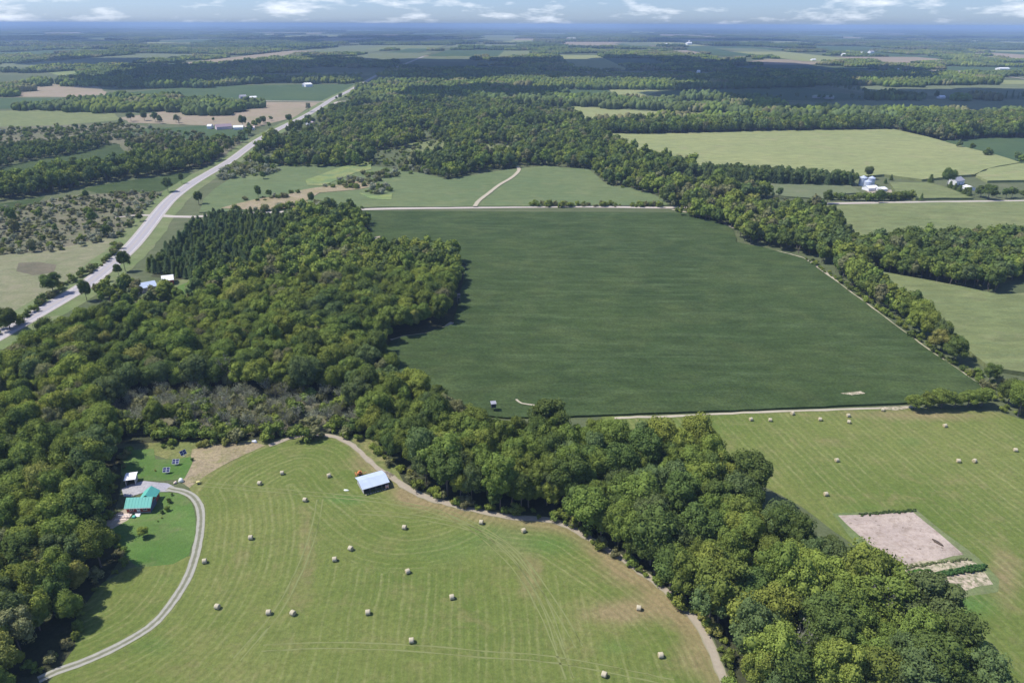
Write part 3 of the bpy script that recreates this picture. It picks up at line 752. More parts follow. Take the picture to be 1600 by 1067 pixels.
for i in range(4):       # thin twiggy trees of the dead thicket: open crowns of fine sprays
    g = np.random.default_rng(160 + i)
    segs = [((0, 0, 0), (g.normal() * .03, 0, .5), .022, .012)]
    tips = []
    for k in range(26):
        a = g.uniform(0, 2 * pi); z = g.uniform(.15, .55); L = g.uniform(.15, .42); zt = z + g.uniform(.2, .45)
        m_ = (cos(a) * L * .5, sin(a) * L * .5, z + (zt - z) * .6); e_ = (cos(a) * L, sin(a) * L, zt)
        segs += [((0, 0, z), m_, .010, .006), (m_, e_, .006, .002)]
        for w in range(3):
            a2 = a + g.normal() * .8; L2 = g.uniform(.06, .16)
            segs.append((m_, (m_[0] + cos(a2) * L2, m_[1] + sin(a2) * L2, m_[2] + g.uniform(.05, .18)), .004, .0015)); tips.append(segs[-1][1])
        tips.append(e_)
    tv, tf = branch_tubes(segs, 3)
    P_ = np.repeat(np.array(tips), 4, 0) + g.normal(size=(len(tips) * 4, 3)) * .05
    n = g.normal(size=P_.shape); n /= np.linalg.norm(n, axis=1)[:, None]
    t1 = np.cross(n, g.normal(size=n.shape)); t1 /= np.linalg.norm(t1, axis=1)[:, None]; t2 = np.cross(n, t1); s = .028 * g.uniform(.5, 1.3, (len(P_), 1))
    q = np.stack([P_ - t1 * s, P_ + t2 * s * .6, P_ + t1 * s, P_ - t2 * s * .6], 1).reshape(-1, 3)
    qf = np.arange(len(q)).reshape(-1, 4)
    DEADS.append(to_mesh('thicket', q, np.concatenate([qf[:, [0, 1, 2]], qf[:, [0, 2, 3]]]), np.repeat(g.uniform(.2, .8, len(P_)), 4), [M['leaf'], M['deadwood']], (tv, tf)))

def canopy_patch(seed, size, n, rlo, rhi, hgt, sub):
    g = np.random.default_rng(seed); iv, iF = ico(sub); V, F, A = [], [], []; b = 0
    k = int(sqrt(n)); 
    for i in range(k):
        for j in range(k):
            x = (i + .5 + g.uniform(-.45, .45)) / k - .5; y = (j + .5 + g.uniform(-.45, .45)) / k - .5
            r = g.uniform(rlo, rhi); h = hgt * g.uniform(.65, 1.15)
            v = iv * (1 + .17 * g.normal(size=(len(iv), 1))); 
            v = v * np.array((r, r, h * .55)) + np.array((x * size, y * size, h * .48))
            V.append(v); F.append(iF + b); b += len(iv); A.append(np.clip(g.uniform(.1, .9) + .12 * g.normal(size=len(iv)), 0, 1))
    return to_mesh('canopy', np.concatenate(V), np.concatenate(F), np.concatenate(A), [M['leaf']])
PATCH1 = [canopy_patch(200 + i, 34, 16, 4.0, 6.6, 13, 2) for i in range(5)]
PATCH2 = [canopy_patch(220 + i, 150, 121, 6.5, 10, 16, 1) for i in range(4)]
PATCH3 = [canopy_patch(240 + i, 620, 169, 22, 36, 18, 1) for i in range(3)]

def src_coll(name, meshes):
    c = bpy.data.collections.new(name)
    for i, m_ in enumerate(meshes):
        o = bpy.data.objects.new('%s_%02d' % (name, i), m_); c.objects.link(o)
    return c
SRC = {'mid': src_coll('mid_tree_source', MIDT), 'pine': src_coll('conifer_source', [p[2] for p in PINES]), 'shrub': src_coll('shrub_source', SHRUB),
       'dead': src_coll('thicket_source', DEADS), 'p1': src_coll('canopy_near_source', PATCH1), 'p2': src_coll('canopy_mid_source', PATCH2), 'p3': src_coll('canopy_far_source', PATCH3)}
NSRC = {'mid': 9, 'pine': 5, 'shrub': 6, 'dead': 4, 'p1': 5, 'p2': 4, 'p3': 3}

def scatter_object(name, src, pts, scl, tint, zoff=0.0):
    """one 'stuff' object: instances of the source meshes on its points"""
    n = len(pts)
    if n == 0: return
    me = bpy.data.meshes.new(name)
    me.vertices.add(n)
    co = np.zeros((n, 3), np.float32); co[:, :2] = pts; co[:, 2] = zoff; me.vertices.foreach_set('co', co.ravel())
    a = me.attributes.new('vid', 'INT', 'POINT'); a.data.foreach_set('value', rng.integers(0, NSRC[src], n).astype(np.int32))
    a = me.attributes.new('rotv', 'FLOAT_VECTOR', 'POINT')
    rv = np.zeros((n, 3), np.float32); rv[:, 2] = rng.uniform(0, 2 * pi, n) if src not in ('p2', 'p3') else rng.integers(0, 4, n) * pi / 2 + 0.05
    if src not in ('p1', 'p2', 'p3'): rv[:, :2] = rng.normal(size=(n, 2)) * .07
    a.data.foreach_set('vector', rv.ravel())
    a = me.attributes.new('sclv', 'FLOAT_VECTOR', 'POINT'); a.data.foreach_set('vector', np.asarray(scl, np.float32).ravel())
    a = me.attributes.new('tint', 'FLOAT_COLOR', 'POINT'); a.data.foreach_set('color', np.concatenate([tint, np.ones((n, 1))], 1).astype(np.float32).ravel())
    o = link(name, me)
    ng = bpy.data.node_groups.new(name + '_nodes', 'GeometryNodeTree')
    ng.interface.new_socket('Geometry', in_out='INPUT', socket_type='NodeSocketGeometry')
    ng.interface.new_socket('Geometry', in_out='OUTPUT', socket_type='NodeSocketGeometry')
    gi = ng.nodes.new('NodeGroupInput'); go = ng.nodes.new('NodeGroupOutput')
    ip = ng.nodes.new('GeometryNodeInstanceOnPoints'); ci = ng.nodes.new('GeometryNodeCollectionInfo')
    ci.inputs['Collection'].default_value = SRC[src]; ci.inputs['Separate Children'].default_value = True; ci.inputs['Reset Children'].default_value = True
    def na(nm, ty):
        q = ng.nodes.new('GeometryNodeInputNamedAttribute'); q.data_type = ty; q.inputs[0].default_value = nm
        return [s for s in q.outputs if s.enabled and s.name == 'Attribute'][0]
    L = ng.links.new
    L(gi.outputs[0], ip.inputs['Points']); L(ci.outputs[0], ip.inputs['Instance']); ip.inputs['Pick Instance'].default_value = True
    L(na('vid', 'INT'), ip.inputs['Instance Index']); L(na('rotv', 'FLOAT_VECTOR'), ip.inputs['Rotation']); L(na('sclv', 'FLOAT_VECTOR'), ip.inputs['Scale'])
    L(ip.outputs[0], go.inputs[0])
    md = o.modifiers.new('scatter', 'NODES'); md.node_group = ng
    return setp(o, kind='stuff')

# tints
T = {'dark': (0.110, 0.150, 0.040), 'mid': (0.165, 0.210, 0.046), 'light': (0.225, 0.265, 0.054), 'yellow': (0.27, 0.27, 0.07), 'olive': (0.21, 0.21, 0.092),
     'grey': (0.30, 0.31, 0.21), 'pine': (0.090, 0.128, 0.052), 'blue': (0.125, 0.165, 0.058)}
TN = list(T.keys()); TA = np.array([T[k] for k in TN])
def pick_tints(pts, weights, seed=0, scale=0.02):
    """tone of each tree: one of the named tones, neighbouring trees alike"""
    g = np.random.default_rng(seed)
    ks = list(weights.keys()); w = np.array([weights[k] for k in ks], float); w /= w.sum(); cum = np.cumsum(w)
    u = np.array([mnoise.noise(Vector((p[0] * scale, p[1] * scale, seed))) for p in pts]) * 0.9 + 0.5 + g.normal(size=len(pts)) * 0.24
    u = np.clip(u, 0.0, 0.999)
    u = np.where(g.random(len(pts)) < 0.38, g.random(len(pts)), u)
    idx = np.array([TN.index(ks[k]) for k in np.minimum(np.searchsorted(cum, u), len(ks) - 1)])
    return idx

def fill(poly, sp, jit=0.42, excl=(), keep=1.0, seed=1):
    g = np.random.default_rng(seed)
    P = np.array(poly); x0, y0 = P.min(0); x1, y1 = P.max(0)
    gx, gy = np.meshgrid(np.arange(x0, x1, sp), np.arange(y0, y1, sp * 0.88))
    gx = gx + (np.arange(gx.shape[0]) % 2)[:, None] * sp * .5
    q = np.stack([gx.ravel(), gy.ravel()], 1) + g.uniform(-jit, jit, (gx.size, 2)) * sp
    q = q[inside(q, poly)]
    for e in excl: q = q[~inside(q, e)]
    if keep < 1: q = q[g.random(len(q)) < keep]
    return q

BROAD = dict(pts=[], h=[], t=[], w=[]); CON = dict(pts=[], h=[], t=[], w=[]); SHR = dict(pts=[], h=[], t=[], w=[]); THK = dict(pts=[], h=[], t=[], w=[])
def add_trees(D, pts, h, hv, weights, wood, seed=0, scale=0.02):
    if len(pts) == 0: return
    g = np.random.default_rng(seed + 5)
    D['pts'].append(pts); D['h'].append(h * np.clip(1 + hv * g.normal(size=len(pts)), .55, 1.5)); D['t'].append(pick_tints(pts, weights, seed, scale)); D['w'] += [wood] * len(pts)

def near_hw(p, d): return dist_polyline(p, [tuple(q) for q in POLY['hw']]) < d
PX = lambda L: [V2(p) for p in L]
GREEN = {'dark': 3, 'blue': 2, 'mid': 5, 'light': 2.0}
BRIGHT = {'dark': 1.8, 'blue': 1.4, 'mid': 4, 'light': 3.2, 'yellow': .2, 'olive': .6}
DARKG = {'blue': 3, 'dark': 4, 'mid': 4, 'light': 1.0, 'olive': .6}

thicket = PX([(178, 655), (176, 640), (215, 622), (250, 612), (330, 610), (430, 618), (540, 622), (565, 650), (560, 668), (400, 674), (200, 676)])
cluster = PX([(195, 438), (230, 430), (300, 432), (306, 445), (300, 475), (270, 480), (205, 482), (150, 470), (180, 452)])
plant = PX([(318, 352), (335, 344), (400, 344), (462, 346), (458, 385), (420, 400), (400, 425), (370, 440), (330, 445), (300, 440), (262, 430), (232, 425), (262, 398)])
housegap = PX([(150, 462), (200, 448), (240, 440), (300, 438), (302, 460), (292, 476), (255, 478), (235, 470), (205, 478), (150, 476)])
W_left = PX([(-260, 692), (186, 694), (176, 706), (176, 728), (168, 756), (164, 792), (142, 820), (136, 832), (168, 852), (182, 880), (150, 900), (136, 926), (112, 944), (114, 985), (96, 1008), (65, 1026), (20, 1060), (-10, 1130), (-300, 1130)])
W_cent = PX([(-260, 692), (-200, 670), (-60, 632), (0, 594), (50, 558), (110, 526), (165, 506), (205, 492), (225, 484), (300, 478), (310, 446), (365, 442), (405, 424), (420, 402), (458, 387), (462, 346), (560, 345), (576, 350), (570, 378), (584, 398), (610, 406), (660, 404), (716, 412),
      (714, 440), (704, 470), (702, 492), (686, 508), (655, 518), (604, 532), (592, 556), (616, 598), (664, 630), (712, 656), (742, 676), (700, 682), (560, 684), (236, 690)])
W_diag = PX([(560, 684), (700, 680), (745, 684), (830, 696), (930, 706), (1000, 708), (1060, 712), (1112, 724), (1128, 748), (1166, 782), (1208, 832), (1262, 864), (1318, 902), (1366, 940), (1402, 968), (1430, 990), (1465, 1010), (1500, 1060), (1560, 1130), (1190, 1130), (1160, 1085), (1138, 1040), (1122, 1000),
      (1075, 955), (1020, 905), (965, 868), (905, 830), (880, 812), (830, 800), (770, 796), (700, 780), (655, 758), (635, 735), (610, 720), (585, 700)])
sun_sp = 5.1
c = fill(W_cent, sun_sp, excl=(thicket, plant, housegap), seed=11)
c = c[~near_hw(c, 13)]
c = c[~inside(c, PX([(196, 470), (310, 470), (300, 502), (215, 506)]))]
c = c[~inside(c, PX([(236, 700), (236, 684), (250, 640), (560, 640), (566, 700)]))]
c = c[~inside(c, PX([(172, 694), (172, 655), (240, 640), (240, 700)]))]
add_trees(BROAD, fill(PX([(172, 688), (176, 664), (236, 664), (236, 684)]), 5.5, seed=116, keep=.7), 6.5, .2, BRIGHT, 'centre', 4)
add_trees(BROAD, c, 11.6, .22, BRIGHT, 'centre', 1)
c = fill(W_left, 5.3, seed=12); add_trees(BROAD, c, 12.5, .2, {'dark': 2.4, 'mid': 5, 'light': 2.4, 'yellow': .3, 'olive': .6, 'blue': 1.6}, 'left', 2)
c = fill(W_diag, 5.3, seed=13); add_trees(BROAD, c, 13.2, .22, GREEN, 'diag', 3)
c = fill(PX([(-150, 640), (0, 572), (50, 540), (110, 508), (165, 492), (205, 482), (205, 492), (165, 506), (110, 526), (50, 558), (0, 594), (-150, 650)]), 4.6, seed=60, keep=.75); add_trees(SHR, c, 3.6, .35, {'mid': 3, 'dark': 3, 'light': 1}, 'roadsidebrush', 60, .1)
c = fill(housegap, 5.6, seed=14, keep=.9)
add_trees(BROAD, fill(PX([(200, 474), (306, 472), (300, 500), (215, 504)]), 6, seed=114, keep=.85), 6.5, .2, BRIGHT, 'centre', 4)
hg = PX([(206, 466), (206, 446), (240, 440), (296, 436), (296, 462), (250, 468)])
c = c[~inside(c, hg)]; c = c[~near_hw(c, 14)]
add_trees(BROAD, c, 8.0, .2, {'dark': 2, 'mid': 3, 'light': 2, 'olive': 1}, 'centre', 4)
c = fill(plant, 4.0, .3, seed=15); c = c[~near_hw(c, 16)]; add_trees(CON, c, 8.8, .22, {'pine': 3, 'dark': 2, 'blue': 1}, 'plantation', 5)
c = fill(plant, 9, seed=115, keep=.4); c = c[~near_hw(c, 16)]; add_trees(BROAD, c, 8.5, .2, {'dark': 3, 'mid': 3, 'blue': 2}, 'centre', 5)
c = fill(PX([(470, 400), (560, 400), (560, 430), (470, 430)]), 14, seed=16, keep=.4); add_trees(CON, c, 15, .1, {'pine': 1}, 'centre', 6)
c = fill(thicket, 4.3, seed=17, keep=.8); add_trees(THK, c, 6.0, .25, {'grey': 4, 'olive': 3}, 'thicket', 7, .05)
thick2 = PX([(200, 690), (200, 674), (400, 672), (566, 664), (566, 686), (400, 690)])
c = fill(thick2, 4.2, seed=118, keep=.75); add_trees(SHR, c, 4.0, .3, {'mid': 4, 'dark': 2, 'light': 2, 'olive': 1}, 'thicket', 8)
c = fill(thicket, 5.5, seed=18, keep=.5); add_trees(SHR, c, 4.6, .3, {'mid': 3, 'olive': 3, 'light': 1.5}, 'thicket', 8)
c = fill(thicket, 13, seed=19, keep=.35); add_trees(BROAD, c, 10, .2, {'dark': 2, 'mid': 2, 'olive': 1}, 'thicket', 9)
# shrubs along the goldenrod strip and wood edges
c = fill(PX([(228, 694), (400, 690), (560, 684), (570, 690), (545, 686), (440, 684), (400, 697), (250, 704)]), 4.0, seed=20, keep=.55); add_trees(SHR, c, 2.2, .35, {'mid': 2, 'light': 3, 'yellow': 2, 'olive': 3}, 'goldweeds', 10, .1)
for nm, ln, hh, kk, tt in [('diag', [(585, 704), (612, 726), (640, 742), (660, 765), (705, 786), (770, 800), (832, 805), (884, 815), (910, 834), (968, 872), (1024, 909), (1078, 958), (1118, 992), (1136, 1036), (1150, 1075)], 2.6, 2.2, {'mid': 3, 'light': 2, 'olive': 2, 'yellow': .8}),
                           ('left', [(200, 708), (186, 732), (178, 758), (172, 794), (156, 822), (182, 850), (190, 882), (154, 904), (142, 930), (118, 948), (124, 988), (104, 1012), (76, 1036), (50, 1060)], 2.4, 2.4, {'mid': 3, 'light': 2, 'olive': 2})]:
    L_ = smooth_line(PX(ln), kk); g = np.random.default_rng(33)
    q = np.array(L_) + g.normal(size=(len(L_), 2)) * 1.0
    add_trees(SHR, q, hh, .35, tt, nm + '_edge', 12, .1)

# hedgerow beside the soybean field, right-hand woods, creek woods
W_r1 = PX([(1060, 338), (1105, 346), (1150, 362), (1162, 380), (1205, 386), (1262, 400), (1300, 420), (1345, 462), (1400, 503), (1448, 540), (1478, 558), (1492, 552), (1462, 528), (1420, 492), (1378, 452), (1350, 436), (1340, 424), (1290, 402), (1290, 345), (1240, 336), (1100, 334)])
W_r2 = PX([(1240, 345), (1290, 345), (1310, 362), (1340, 395), (1400, 386), (1500, 380), (1620, 380), (1900, 376), (1900, 440), (1620, 436), (1585, 442), (1555, 460), (1500, 450), (1440, 440), (1380, 428), (1330, 418), (1290, 402)])
W_creek = PX([(385, 262), (372, 254), (405, 238), (425, 222), (470, 200), (505, 182), (535, 171), (560, 163), (650, 160), (700, 160), (760, 163), (880, 168), (890, 182), (932, 198), (938, 212), (985, 242), (1080, 266), (1090, 282), (1145, 292), (1150, 301), (1225, 311), (1285, 321), (1288, 334), (1240, 336), (1060, 333), (1045, 322), (1028, 308), (950, 290),
      (922, 266), (850, 260), (810, 262), (745, 268), (700, 284), (660, 266), (600, 260), (500, 262)])
clear1 = PX([(838, 172), (845, 169), (880, 172), (888, 184), (865, 184)])
glades = [PX(q_) for q_ in ([(632, 224), (692, 220), (704, 246), (650, 250)], [(735, 224), (800, 228), (812, 248), (760, 250)], [(540, 172), (600, 161), (612, 169), (560, 180)], [(620, 166), (690, 163), (700, 170), (640, 173)], [(470, 214), (500, 206), (520, 214), (490, 224)], [(760, 190), (800, 187), (805, 195), (770, 198)])]
for q_ in glades: sheet('clearing', [tuple(v_) for v_ in q_], M['corn2'], layer=1.2, world=True, jit=1.5)
c = fill(W_r1, 5.8, seed=21); add_trees(BROAD, c, 11.5, .2, BRIGHT, 'hedge', 13)
c = fill(W_r2, 5.8, seed=22); add_trees(BROAD, c, 12.5, .13, DARKG, 'rightwood', 14)
c = fill(W_creek, 6.6, seed=23, excl=(clear1, *glades), keep=.86); c = c[~near_hw(c, 13)]
c = c[np.array([mnoise.noise(Vector((p[0] * .012, p[1] * .012, 9.0))) for p in c]) < .24]
add_trees(BROAD, c, 11.5, .3, {'blue': 3, 'dark': 2, 'mid': 4, 'light': 2, 'olive': 1}, 'creek', 15)
conrow = PX([(1085, 275), (1110, 272), (1180, 277), (1260, 281), (1330, 287), (1336, 290), (1300, 291), (1200, 288), (1130, 286)])
c = fill(W_creek, 8.5, seed=223, excl=(clear1,), keep=.55); c = c[~near_hw(c, 10)]; add_trees(SHR, c, 3.2, .35, {'olive': 3, 'mid': 4, 'light': 2}, 'creekbrush', 223)
c = fill(conrow, 7.0, .4, seed=124); add_trees(BROAD, c, 11.5, .15, {'dark': 3, 'blue': 3}, 'coniferrow', 16)
c = fill(conrow, 5.6, .4, seed=24); add_trees(CON, c, 12, .12, {'pine': 2, 'blue': 1}, 'coniferrow', 16)
W_b1 = PX([(935, 211), (1000, 212), (1100, 210), (1200, 207), (1392, 204.5), (1392, 196), (1200, 197), (1100, 199), (935, 203)])
W_b2 = PX([(1402, 204), (1440, 215), (1480, 222), (1530, 217), (1900, 213), (1900, 186), (1500, 190), (1400, 193)])
for i, w in enumerate((W_b1, W_b2)):
    c = fill(w, 6.8, seed=30 + i); add_trees(BROAD, c, 15, .18, DARKG, 'band', 20 + i)
W_l1 = PX([(-80, 282), (0, 264), (50, 252), (120, 241), (172, 227), (180, 224), (150, 222), (60, 230), (-80, 240)])
W_l2 = PX([(-80, 326), (0, 314), (50, 308), (110, 297), (150, 288), (200, 280), (250, 275), (290, 268), (330, 262), (352, 250), (340, 240), (260, 252), (180, 262), (100, 272), (40, 286), (-80, 302)])
W_l3 = PX([(230, 222), (330, 222), (385, 224), (395, 228), (366, 244), (330, 258), (250, 252), (222, 244), (200, 236), (195, 226)])
c = fill(W_l1, 6.8, seed=40); add_trees(BROAD, c, 9, .2, {'dark': 2, 'mid': 3, 'blue': 2, 'olive': 2}, 'leftbands', 30)
c = fill(W_l2, 6.8, seed=41); c = c[~near_hw(c, 16)]; add_trees(BROAD, c, 12.5, .22, {'dark': 2, 'mid': 4, 'blue': 2, 'light': 1.4}, 'leftbands', 31)
c = fill(W_l3, 7, seed=42, keep=.7); c = c[~near_hw(c, 16)]; add_trees(BROAD, c, 8.5, .25, {'dark': 2, 'mid': 3, 'olive': 4}, 'leftbands', 32)
scr = PX([(-120, 345), (0, 330), (120, 306), (240, 300), (250, 306), (236, 326), (208, 352), (185, 372), (100, 392), (-120, 405)])
c = fill(scr, 5.0, seed=43, keep=.6); c = c[~near_hw(c, 12)]; add_trees(SHR, c, 2.7, .45, {'olive': 5, 'light': 1.5, 'grey': 4, 'mid': 1.5, 'dark': .5}, 'scrub', 33, .03)
c = fill(scr, 17, seed=44, keep=.35); c = c[~near_hw(c, 16)]; add_trees(BROAD, c, 8, .25, {'dark': 3, 'mid': 2, 'olive': 2}, 'scrub', 34)
c = fill(PX([(-60, 205), (190, 195), (330, 212), (240, 222), (190, 220), (120, 224), (-60, 236)]), 9, seed=45, keep=.55); add_trees(SHR, c, 4.5, .35, {'olive': 4, 'mid': 3, 'dark': 2, 'grey': 1}, 'scrub', 35)
c = fill(PX([(340, 268), (372, 256), (415, 262), (440, 268), (420, 274), (380, 280), (345, 282)]), 7, seed=46, keep=.8); c = c[~near_hw(c, 12)]; add_trees(SHR, c, 6, .3, {'grey': 3, 'olive': 3, 'mid': 2}, 'scrub', 36)
for pl, k, sd_ in [([(495, 296), (560, 275), (600, 268), (640, 262), (660, 270), (610, 280), (560, 298)], .45, 47), ([(565, 300), (600, 295), (620, 300), (590, 307)], .6, 48), ([(660, 258), (740, 262), (740, 274), (690, 276), (650, 272)], .6, 49), ([(355, 332), (440, 322), (560, 324), (580, 327), (480, 330)], .45, 50), ([(380, 314), (420, 310), (470, 300), (460, 308), (400, 318)], .5, 53)]:
    c = fill(PX(pl), 6, seed=sd_, keep=k); add_trees(SHR, c, 4.5, .4, {'olive': 4, 'mid': 3, 'grey': 2}, 'uppershrubs', sd_)
c = fill(PX([(830, 324.5), (1035, 324.5), (1042, 321), (830, 321)]), 4.5, seed=51, keep=.85); add_trees(SHR, c, 3.6, .3, {'mid': 3, 'light': 2, 'olive': 2}, 'roadhedge', 51)
L_ = smooth_line(PX([(60, 478), (100, 452), (130, 432), (160, 412), (185, 388)]), 3.2); add_trees(SHR, np.array(L_) + rng.normal(size=(len(L_), 2)) * 1.2, 3.2, .35, {'mid': 3, 'dark': 2, 'olive': 3}, 'highwayhedge', 52, .1)
c = fill(PX([(1500, 575), (1560, 600), (1620, 612), (1640, 660), (1570, 646), (1545, 625)]), 4.5, seed=57, keep=.6); add_trees(SHR, c, 2.8, .3, {'mid': 3, 'light': 2, 'olive': 2}, 'cornerbrush', 57, .1)
L_ = smooth_line(PX([(0, 520), (30, 503), (60, 482)]), 4); add_trees(SHR, np.array(L_) + rng.normal(size=(len(L_), 2)) * 1.2, 4, .35, {'mid': 3, 'dark': 2}, 'highwayhedge', 54, .1)
L_ = np.array(smooth_line(PX([(1300, 424), (1345, 456), (1400, 496), (1450, 532), (1490, 560)]), 4.4)) + np.array((1.5, 0)); L_ = L_[rng.random(len(L_)) < .7]; add_trees(BROAD, L_ + rng.normal(size=L_.shape) * 1.6, 7.6, .28, {'dark': 4, 'mid': 2, 'blue': 1}, 'hedge', 58, .1)
L_ = np.array(smooth_line(PX([(1262, 406), (1345, 463), (1400, 503), (1462, 550), (1530, 596)]), 2.6)); add_trees(SHR, L_ + rng.normal(size=L_.shape) * 1.0, 2.2, .3, {'mid': 4, 'light': 2, 'dark': 2}, 'trackedge', 59, .1)
L_ = smooth_line(PX([(1298, 313), (1340, 314), (1380, 314), (1424, 311)]), 4.5); add_trees(SHR, np.array(L_) + rng.normal(size=(len(L_), 2)) * .8, 6.5, .15, {'mid': 3, 'dark': 2}, 'farmhedge', 55, .1)
L_ = smooth_line(PX([(1515, 305), (1535, 309), (1560, 311), (1600, 309), (1640, 308)]), 7); add_trees(BROAD, np.array(L_) + rng.normal(size=(len(L_), 2)) * 2.5, 9, .2, {'mid': 3, 'dark': 2}, 'farmtrees', 56, .1)

# solitary trees: foot px, foot py, height m, width factor, tone, name kind, label
SOLO = [
    (84, 460, 13, 1.15, 'dark', 'b', 'big dark round tree at the left edge of the highway below the dry pasture'),
    (16, 516, 12, 1.2, 'dark', 'b', 'dark bushy tree beside the highway at the left edge of the photo'),
    (136, 470, 12, .75, 'dark', 'b', 'narrow dark tree right of the highway opposite the big round pasture tree'),
    (196, 424, 13, .8, 'dark', 'b', 'dark ragged tree standing close to the right edge of the highway'),
    (186, 432, 8, .9, 'dark', 'b', 'lower dark tree beside the ragged one at the highway edge'),
    (170, 440, 4, 1.1, 'dark', 'b', 'tiny dark tree on the highway verge above the white-roofed buildings'),
    (22, 362, 9, 1.2, 'dark', 'b', 'very dark round tree in the scrubland at far left'),
    (263, 300, 13, .95, 'blue', 'b', 'tall dark tree left of the highway bend beside the small bean field'),
    (284, 287, 10, .7, 'blue', 'b', 'slim dark tree at the end of the small bean field by the highway'),
    (311, 320, 12, 1.0, 'dark', 'b', 'dark tree in the grass triangle at the highway junction'),
    (219, 346, 6, 1.1, 'dark', 'b', 'small dark tree beside the short gravel side road left of the highway'),
    (404, 310, 11, .9, 'dark', 'b', 'taller of two dark trees in the middle of the pale bean field'),
    (421, 309, 7, 1.1, 'dark', 'b', 'shorter round tree right beside the tall one in the pale bean field'),
    (412, 281, 8, 1.1, 'dark', 'b', 'dark round tree on its own above the pair in the pale bean field'),
    (487, 320, 11, .8, 'dark', 'b', 'dark upright tree at the bottom edge of the pale bean field'),
    (546, 323, 7, 1.0, 'dark', 'b', 'small dark tree beside the gravel road above the wood'),
    (518, 322, 6, 1.6, 'mid', 'b', 'low spreading green tree beside the gravel road'),
    (497, 262, 12, 1.15, 'dark', 'b', 'very dark round tree at the lower edge of the creek wood'),
    (280, 195, 15, 1.0, 'olive', 'd', 'bare grey half dead tree on the tan stubble field'),
    (205, 190, 14, 1.1, 'blue', 'b', 'dark round tree on the tan field, left one of three'),
    (226, 189, 15, 1.0, 'blue', 'b', 'dark round tree on the tan field, middle one of three'),
    (243, 191, 15, 1.0, 'blue', 'b', 'dark round tree on the tan field, right one of three'),
    (380, 199, 17, 1.0, 'dark', 'b', 'round dark tree behind the long barn at the distant farmyard'),
    (452, 193, 14, 1.0, 'dark', 'b', 'dark tree at the highway above the distant farmyard'),
    (482, 175, 16, .8, 'grey', 'b', 'brownish upright tree between stubble field and highway'),
    (1292, 319, 12, 1.1, 'dark', 'b', 'dark round tree at the left end of the straight gravel road'),
    (1373, 318, 12, 1.0, 'dark', 'b', 'tall dark tree in the hedge in front of the grain bins'),
    (1439, 314, 7, .9, 'dark', 'c', 'small conical tree alone right of the hedge at the gravel road'),
    (1453, 288, 10, 1.3, 'dark', 'c', 'dark conical tree on the field between grain bins and farmhouse'),
    (1392, 282, 6, 1.3, 'dark', 'c', 'small dark conifer right of the grain bins at the field edge'),
    (1383, 287, 5, 1.3, 'dark', 'c', 'tiny dark conifer nearest to the grain bins'),
    (1480, 291, 17, 1.1, 'dark', 'b', 'largest dark tree beside the farmhouse roof on the right'),
    (1356, 280, 13, 1.2, 'dark', 'b', 'dark round tree directly behind the grain bins'),
    (1543, 312, 14, 1.3, 'dark', 'b', 'wide dark tree at the gravel road right of the farmhouse'),
    (1489, 566, 11, 1.15, 'dark', 'b', 'dark round tree at the corner where the field track meets the corn'),
    (1469, 548, 8, 1.1, 'dark', 'b', 'smaller dark tree next to the corner tree by the field track'),
    (1545, 598, 9.5, 1.1, 'dark', 'b', 'dark rounded tree at the lower left corner of the right-hand corn field'),
    (1590, 650, 15, 1.15, 'mid', 'b', 'large dark green tree at the right edge of the photo below the corn'),
    (1574, 632, 11, 1.15, 'dark', 'b', 'dark tree tucked behind the large one at the right edge'),
    (1620, 640, 13, 1.1, 'dark', 'b', 'dark tree partly outside the right edge of the photo'),
    (1462, 156, 18, .9, 'dark', 'b', 'tall dark tree beside the small pale barn in the cloud shadow'),
    (1571, 155, 17, .5, 'pine', 'c', 'first slim spire tree of the row at the far right'),
    (1581, 155, 19, .5, 'pine', 'c', 'second and tallest slim spire tree of the row at the far right'),
    (1590, 155, 14, .5, 'pine', 'c', 'third slim spire tree of the row at the far right'),
    (225, 839, 3.4, 1.3, 'light', 'b', 'young bright green tree alone on the lawn below the farmhouse'),
    (1600, 157, 18, 1.2, 'dark', 'b', 'dark tree at the right end of the distant spire row'),
    (1362, 156, 15, 1.3, 'dark', 'b', 'dark round tree left in the shaded farmstead group'),
    (1384, 156, 17, 1.2, 'dark', 'b', 'tall dark tree in the shaded farmstead group'),
    (1404, 156, 17, 1.2, 'dark', 'b', 'tallest dark tree in the shaded farmstead group'),
    (1426, 156, 15, 1.3, 'dark', 'b', 'wide dark tree in the shaded farmstead group'),
    (1440, 154, 14, 1.0, 'dark', 'b', 'dark tree at the right of the shaded farmstead group'),
]
for k in range(6):
    SOLO.append((1428 + k * 21, 640.5 - k * 1.2, 6.4 + (k % 3) * .8, 1.5, 'mid', 'b', ['leftmost', 'second', 'third', 'fourth', 'fifth', 'rightmost'][k] + ' low green tree of the short row at the lower right soybean corner'))
for k in range(5):
    SOLO.append((1484 + k * 7.4, 295 + k * 3.6, 7.5, .8, 'dark', 's', ['highest', 'second', 'middle', 'fourth', 'lowest'][k] + ' of the five clipped dark conifers in the farmhouse windbreak'))

